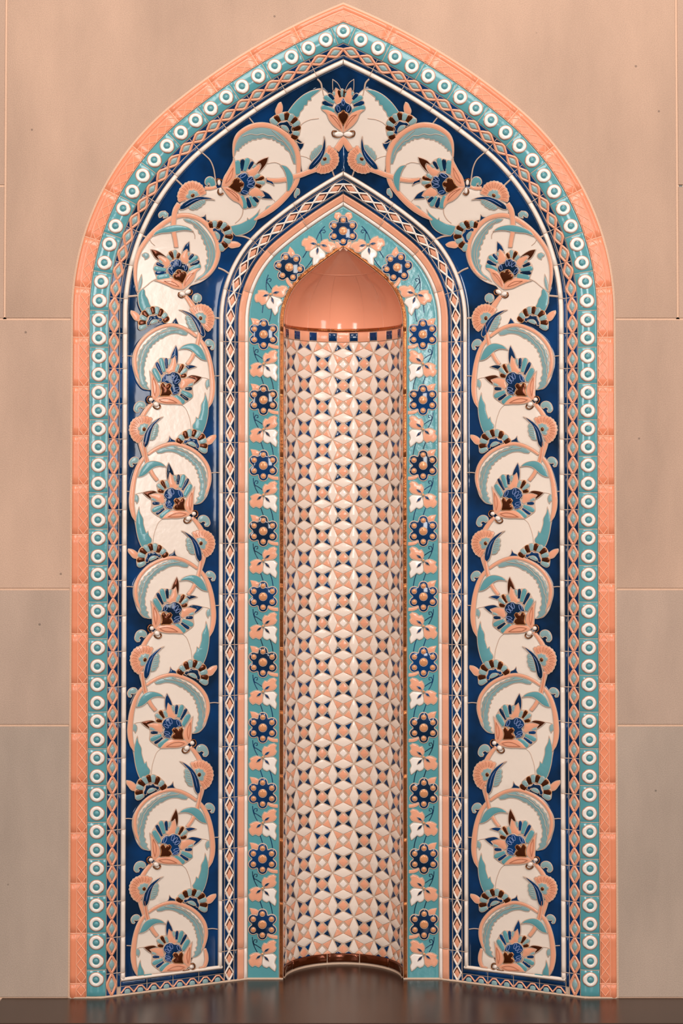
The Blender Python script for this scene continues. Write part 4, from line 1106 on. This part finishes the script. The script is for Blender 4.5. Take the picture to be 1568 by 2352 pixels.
# ---- crown palmette and its wings
K = V1; cx = 778.0
p = Part()
half_ = [(778,900),(700,880),(640,800),(590,765),(530,775),(460,870),(400,960),(388,1040),(400,1110),(375,1180),(430,1225),(405,1300),(412,1400),(430,1490),(500,1450),(560,1420),(620,1330),(680,1300),(735,1260),(778,1185)]
mir = [(2 * cx - x, y) for x, y in half_[::-1]]
K.P(p, half_ + mir[1:-1], 1, 'cream', grid=.012, lw=.0026, men=.009); flush(CEN, p, 'cream_ground', 'cream ground under the crown palmette')
p = Part(); K.P(p, [(585,768),(530,772),(450,805),(380,860),(325,925),(292,975),(360,1010),(392,1000),(408,960),(432,935),(440,905),(465,900),(472,862),(500,862),(500,835),(545,800)], 3, 'turq'); CL(K, [(565,1015),(480,1030),(430,1055),(390,1100)], 3, 9); CL(K, [(400,1335),(450,1345),(500,1370)], 3, 7); flush(LEFT, p, 'acanthus_leaf', 'turquoise acanthus wing beside the crown palmette')
p = Part(); K.P(p, [(365,1205),(400,1228),(440,1226),(428,1262),(405,1292),(385,1250)], 2.4, 'navy'); flush(LEFT, p, 'navy_spike', 'navy spike')
p = Part(); K.S(p, [(715,1285,50),(745,1240,50),(778,1188,44),(811,1240,50),(841,1285,50)], 3, 'salmon'); flush(CEN, p, 'stem', 'coral stem forming an inverted V')
car((480 + 1298/4.9, 160 + 1018/4.9), 54, True, .98)
# crown flower: symmetrical, built from the lower half of the wide template and mirrored
class Crown:
    hmin = None; sc = 1.03; k = 8.0
    def __init__(s, sg): s.sg = sg
    def __call__(s, P):
        P = np.asarray(P, float)[:, :2]; d = (P - (670, 860)) / 8.0 * 1.03
        r = math.radians(-93 if s.sg > 0 else -93)
        x = d[:, 0] * math.cos(r) - d[:, 1] * math.sin(r); y = d[:, 0] * math.sin(r) + d[:, 1] * math.cos(r)
        return inv(np.stack([788 + x * s.sg, 288 + y], 1))
f = None
KR = Kit(Crown(1))
p = Part()
for sg in (1, -1):
    k_ = Kit(Crown(sg)); k_.P(p, [(545,866),(640,872),(720,900),(810,960),(870,1020),(912,1100),(935,1200),(930,1262),(870,1180),(760,1125),(680,1060),(610,970)], 5, 'salmon'); k_.B(p, [(620,900),(700,960),(790,1040),(860,1120),(830,1030),(740,950),(620,900)], 8, 'linesal', 9)
f = flush(CEN, p, 'palmette_flower', 'coral sepals of the crown palmette')
for sg in (1, -1):
    k_ = Kit(Crown(sg))
    p = Part(); k_.P(p, [(1060,960),(1130,895),(1190,890),(1260,940),(1310,1000),(1332,1035),(1280,1040),(1200,1042),(1100,1042),(1040,1005)], 4, 'salmon'); k_.P(p, [(1268,928),(1340,958),(1420,1010),(1482,1097),(1380,1092),(1280,1082),(1284,1058),(1336,1036),(1310,985)], 5, 'navy'); p.build('leaf_tip', f)
    for a, b, w0, w1, c in (((905,1030),(985,1275),50,82,'turq'), ((1010,1065),(1068,1262),26,64,'navy'), ((1062,1045),(1172,1235),34,70,'turq'), ((1120,1055),(1225,1155),34,54,'navy'), ((1200,1050),(1265,1070),28,36,'grey'), ((1170,905),(1280,940),32,56,'grey')):
        p = Part(); k_.T(p, a, b, w0, w1, 4, c); p.build('petal', f)
for a, b, c in (((1165,830),(1315,805),'brown'), ((1175,862),(1325,868),'grey'), ((1165,900),(1300,935),'brown')):
    p = Part(); KR.T(p, a, b, 34, 58, 4, c, 'gold' if c == 'brown' else 'line'); p.build('petal', f)
p = Part(); h_ = [(1155,862),(1150,905),(1112,920),(1080,935),(1040,1000),(980,1036),(930,1030),(872,985),(905,930),(930,880)]
A_ = Crown(1)(h_); B_ = A_[::-1] * (-1, 1); z_ = resample(np.vstack([A_, B_]), True); fill(p, z_, 6 * LV, .0013, 'navy'); bead(p, z_, 6 * LV, .0018, .0013, 'line')
for sg in (1, -1):
    k_ = Kit(Crown(sg)); k_.O(p, (970, 970), 54, 24, 20, 8); k_.O(p, (1075, 895), 50, 18, 12, 8)
KR.O(p, (1085, 862), 50, 16, 0, 8); p.build('seed_cluster', f)
p = Part(); A_ = Crown(1)([(670,862),(720,900),(780,940),(842,966),(890,948),(905,918),(930,905),(950,862)]); z_ = resample(np.vstack([A_, A_[::-1] * (-1, 1)]), True); fill(p, z_, 8 * LV, .0018, 'brown'); bead(p, z_, 8 * LV, .0019, .0013, 'gold'); p.build('heart', f, label='brown lustre heart')
knot(V1, CEN, [(735,1150,34,20,0),(822,1150,34,20,0)], [[(718,1125),(682,1128),(684,1160),(720,1175),(760,1165)], [(838,1125),(874,1128),(872,1160),(836,1175),(796,1165)]])

for q in list(LEFT): mirror_part(q, panel)

# ------------------------------------------------------------------ turquoise flower band
band = thing('flower_band', 'turquoise band of navy cluster rosettes and coral butterfly blossoms around the niche', 'tile band', (0, 0, 0))
sm = (s_ga + s_gb) / 2; BL = []
J_ = [0, uof(597, sm), uof(700, sm)] + [uof(842 + 150.4 * i, sm) for i in range(0, 9)] + [uend(sm, .003)]
for i in range(len(J_) - 1):
    g = Part(); a, b = s_ga, s_gb; sweep(g, [(a, 0), (a + .0006, .0008), (a + .002, .0012)] + [(s, .0009) for s in np.linspace(a + .006, b - .006, 8)] + [(b - .002, .0012), (b - .0006, .0008), (b, 0)], J_[i], J_[i + 1], sm, 'sea', cut=False, gap=-.0001, step=.012)
    BL.append(g.build('band_tile', band))
def rosette(K, out, buds=(1, 1), c=(515, 880)):
    p = Part(); th = np.linspace(0, 2 * math.pi, 72, endpoint=False); R = []
    for q in th:
        d = (q - math.pi / 2 + math.pi / 6) % (math.pi / 3) - math.pi / 6
        ds, rr = 119.0, 53.0; x = rr * rr - (ds * math.sin(d)) ** 2
        R.append(ds * math.cos(d) + math.sqrt(x) if x > 0 else 100)
    R = np.array(R); R = (R + np.roll(R, 1) + np.roll(R, -1)) / 3
    O = np.stack([c[0] + R * np.cos(th), c[1] - R * np.sin(th)], 1)
    K.P(p, O, 2, 'navy', smooth=False, lw=.0034, t=.0016)
    f = flush(out, p, 'rosette', 'navy cluster rosette', band)
    for i in range(7):
        q = Part()
        if i == 0: cc = np.array(c, float); r0 = 45
        else:
            a = math.pi / 2 + (i - 1) * math.pi / 3; cc = np.array(c) + np.array([math.cos(a), -math.sin(a)]) * 119; r0 = 27
        P0 = K.m([tuple(cc)])[0]; s = K.wk() * 1.02
        zz = 2 * LV + .0012
        ringprof(q, P0, [((r0 + 6) * s, zz), ((r0 + 3) * s, zz + .0012), (r0 * s, zz + .0002)], 'line', 20)
        ringprof(q, P0, [(r0 * s, zz + .0002), ((r0 - 5) * s, zz + .0010), ((r0 * .6) * s, zz + .0017), ((r0 * .3) * s, zz + .0019), (0, zz + .0020)], 'peach', 20)
        q.build('bead', f, label='coral gold bead')
    for k, P in enumerate(([(372,698),(440,710),(472,728),(462,752),(430,775),(395,772),(385,735)], [(565,985),(620,1000),(682,1008),(684,1042),(620,1036),(580,1015)])):
        if buds[k]:
            q = Part(); K.P(q, [(x + c[0] - 515, y + c[1] - 880) for x, y in P], 1.6, 'salmon', lw=.0018); q.build('bud', f, label='coral bud')
def blossom(K, out, stems=(1, 1)):
    p = Part()
    if stems[0]:
        K.B(p, [(400,1015),(405,1070),(425,1130),(458,1192)], 1.5, 'navy', 9, .0012); K.B(p, [(430,1100),(465,1122),(505,1150)], 1.5, 'navy', 9, .0012)
        K.B(p, [(428,1108),(412,1075),(425,1045),(452,1048),(452,1072),(436,1075)], 1.5, 'navy', 9, .0012)
    if stems[1]:
        K.B(p, [(485,1350),(500,1395),(512,1432)], 1.5, 'navy', 10, .0012); K.B(p, [(590,1350),(612,1420),(625,1492)], 1.5, 'navy', 10, .0012)
    K.E(p, (514,1204), 13, 13, 0, 6, 'gold', t=.0025)
    f = flush(out, p, 'blossom', 'butterfly blossom with navy stems', band)
    for P, c in (([(520,1185),(508,1130),(532,1085),(562,1092),(590,1065),(640,1052),(668,1075),(656,1110),(670,1142),(650,1180),(600,1200),(555,1212)], 'salmon'),
                 ([(502,1212),(450,1193),(400,1205),(368,1225),(380,1252),(358,1282),(368,1322),(400,1352),(432,1336),(472,1356),(508,1320),(515,1260)], 'salmon'),
                 ([(528,1215),(590,1208),(642,1210),(672,1240),(660,1275),(652,1302),(667,1342),(655,1402),(620,1376),(590,1346),(560,1362),(522,1342),(508,1300),(518,1255)], 'white')):
        q = Part(); K.P(q, P, 2, c, 'linegrey', lw=.0028, t=.0016, bev=.003); q.build('petal', f)
    for a, b in (((530,1186),(592,1140)), ((500,1215),(442,1262)), ((530,1226),(588,1288))):
        q = Part(); a, b = np.array(a, float), np.array(b, float); m_ = (a + b) / 2; d = b - a; n = np.array([-d[1], d[0]]) / np.hypot(*d) * 14
        K.P(q, [tuple(a), tuple(m_ + n), tuple(b), tuple(m_ - n)], 5, 'navy', 'line', lw=.0013); q.build('stamen', f, label='navy stamen')
ymed = [768.4 + (2122.5 - 768.4) / 9 * i for i in range(10)]
def colx(y): return 605.3 - (y - 768) / 1354 * 2.8
for i, y in enumerate(ymed):
    rosette(Kit(Sim((515, 880), 4.9, (colx(y), y))), BL)
    blossom(Kit(Sim((513, 1205), 4.9, (colx(y + 67), y + 67.3))), BL, (1, 0 if i == 9 else 1))
rosette(Kit(Sim((515, 880), 4.9, (664.2, 614.5), 40)), BL)
blossom(Kit(Sim((513, 1205), 4.9, (621.3, 676.3), 24)), BL)
blossom(Kit(Sim((513, 1205), 4.9, (730.9, 562.6), 50)), BL)
for q in BL: mirror_part(q, band)
rosette(Kit(Sim((515, 880), 4.9, (787.9, 530.9))), None, (0, 0))
f = None
for sg in (1, -1):
    for P in ([(760,385),(735,365),(700,370),(690,410),(720,440)], [(700,640),(745,655),(770,700),(745,730),(705,690)]):
        q = Part(); Kit(Map(600, 400, 4.126)).P(q, [(776 + (776 - x) * -sg if sg > 0 else x, y) for x, y in ([(1552 - x_, y_) for x_, y_ in P] if sg > 0 else P)], 1.6, 'salmon', lw=.0018) if False else Kit(Map(600, 400, 4.126)).P(q, [((1552 - x) if sg > 0 else x, y) for x, y in P], 1.6, 'salmon', lw=.0018)
        q.build('bud', band, label='coral bud beside the top rosette')
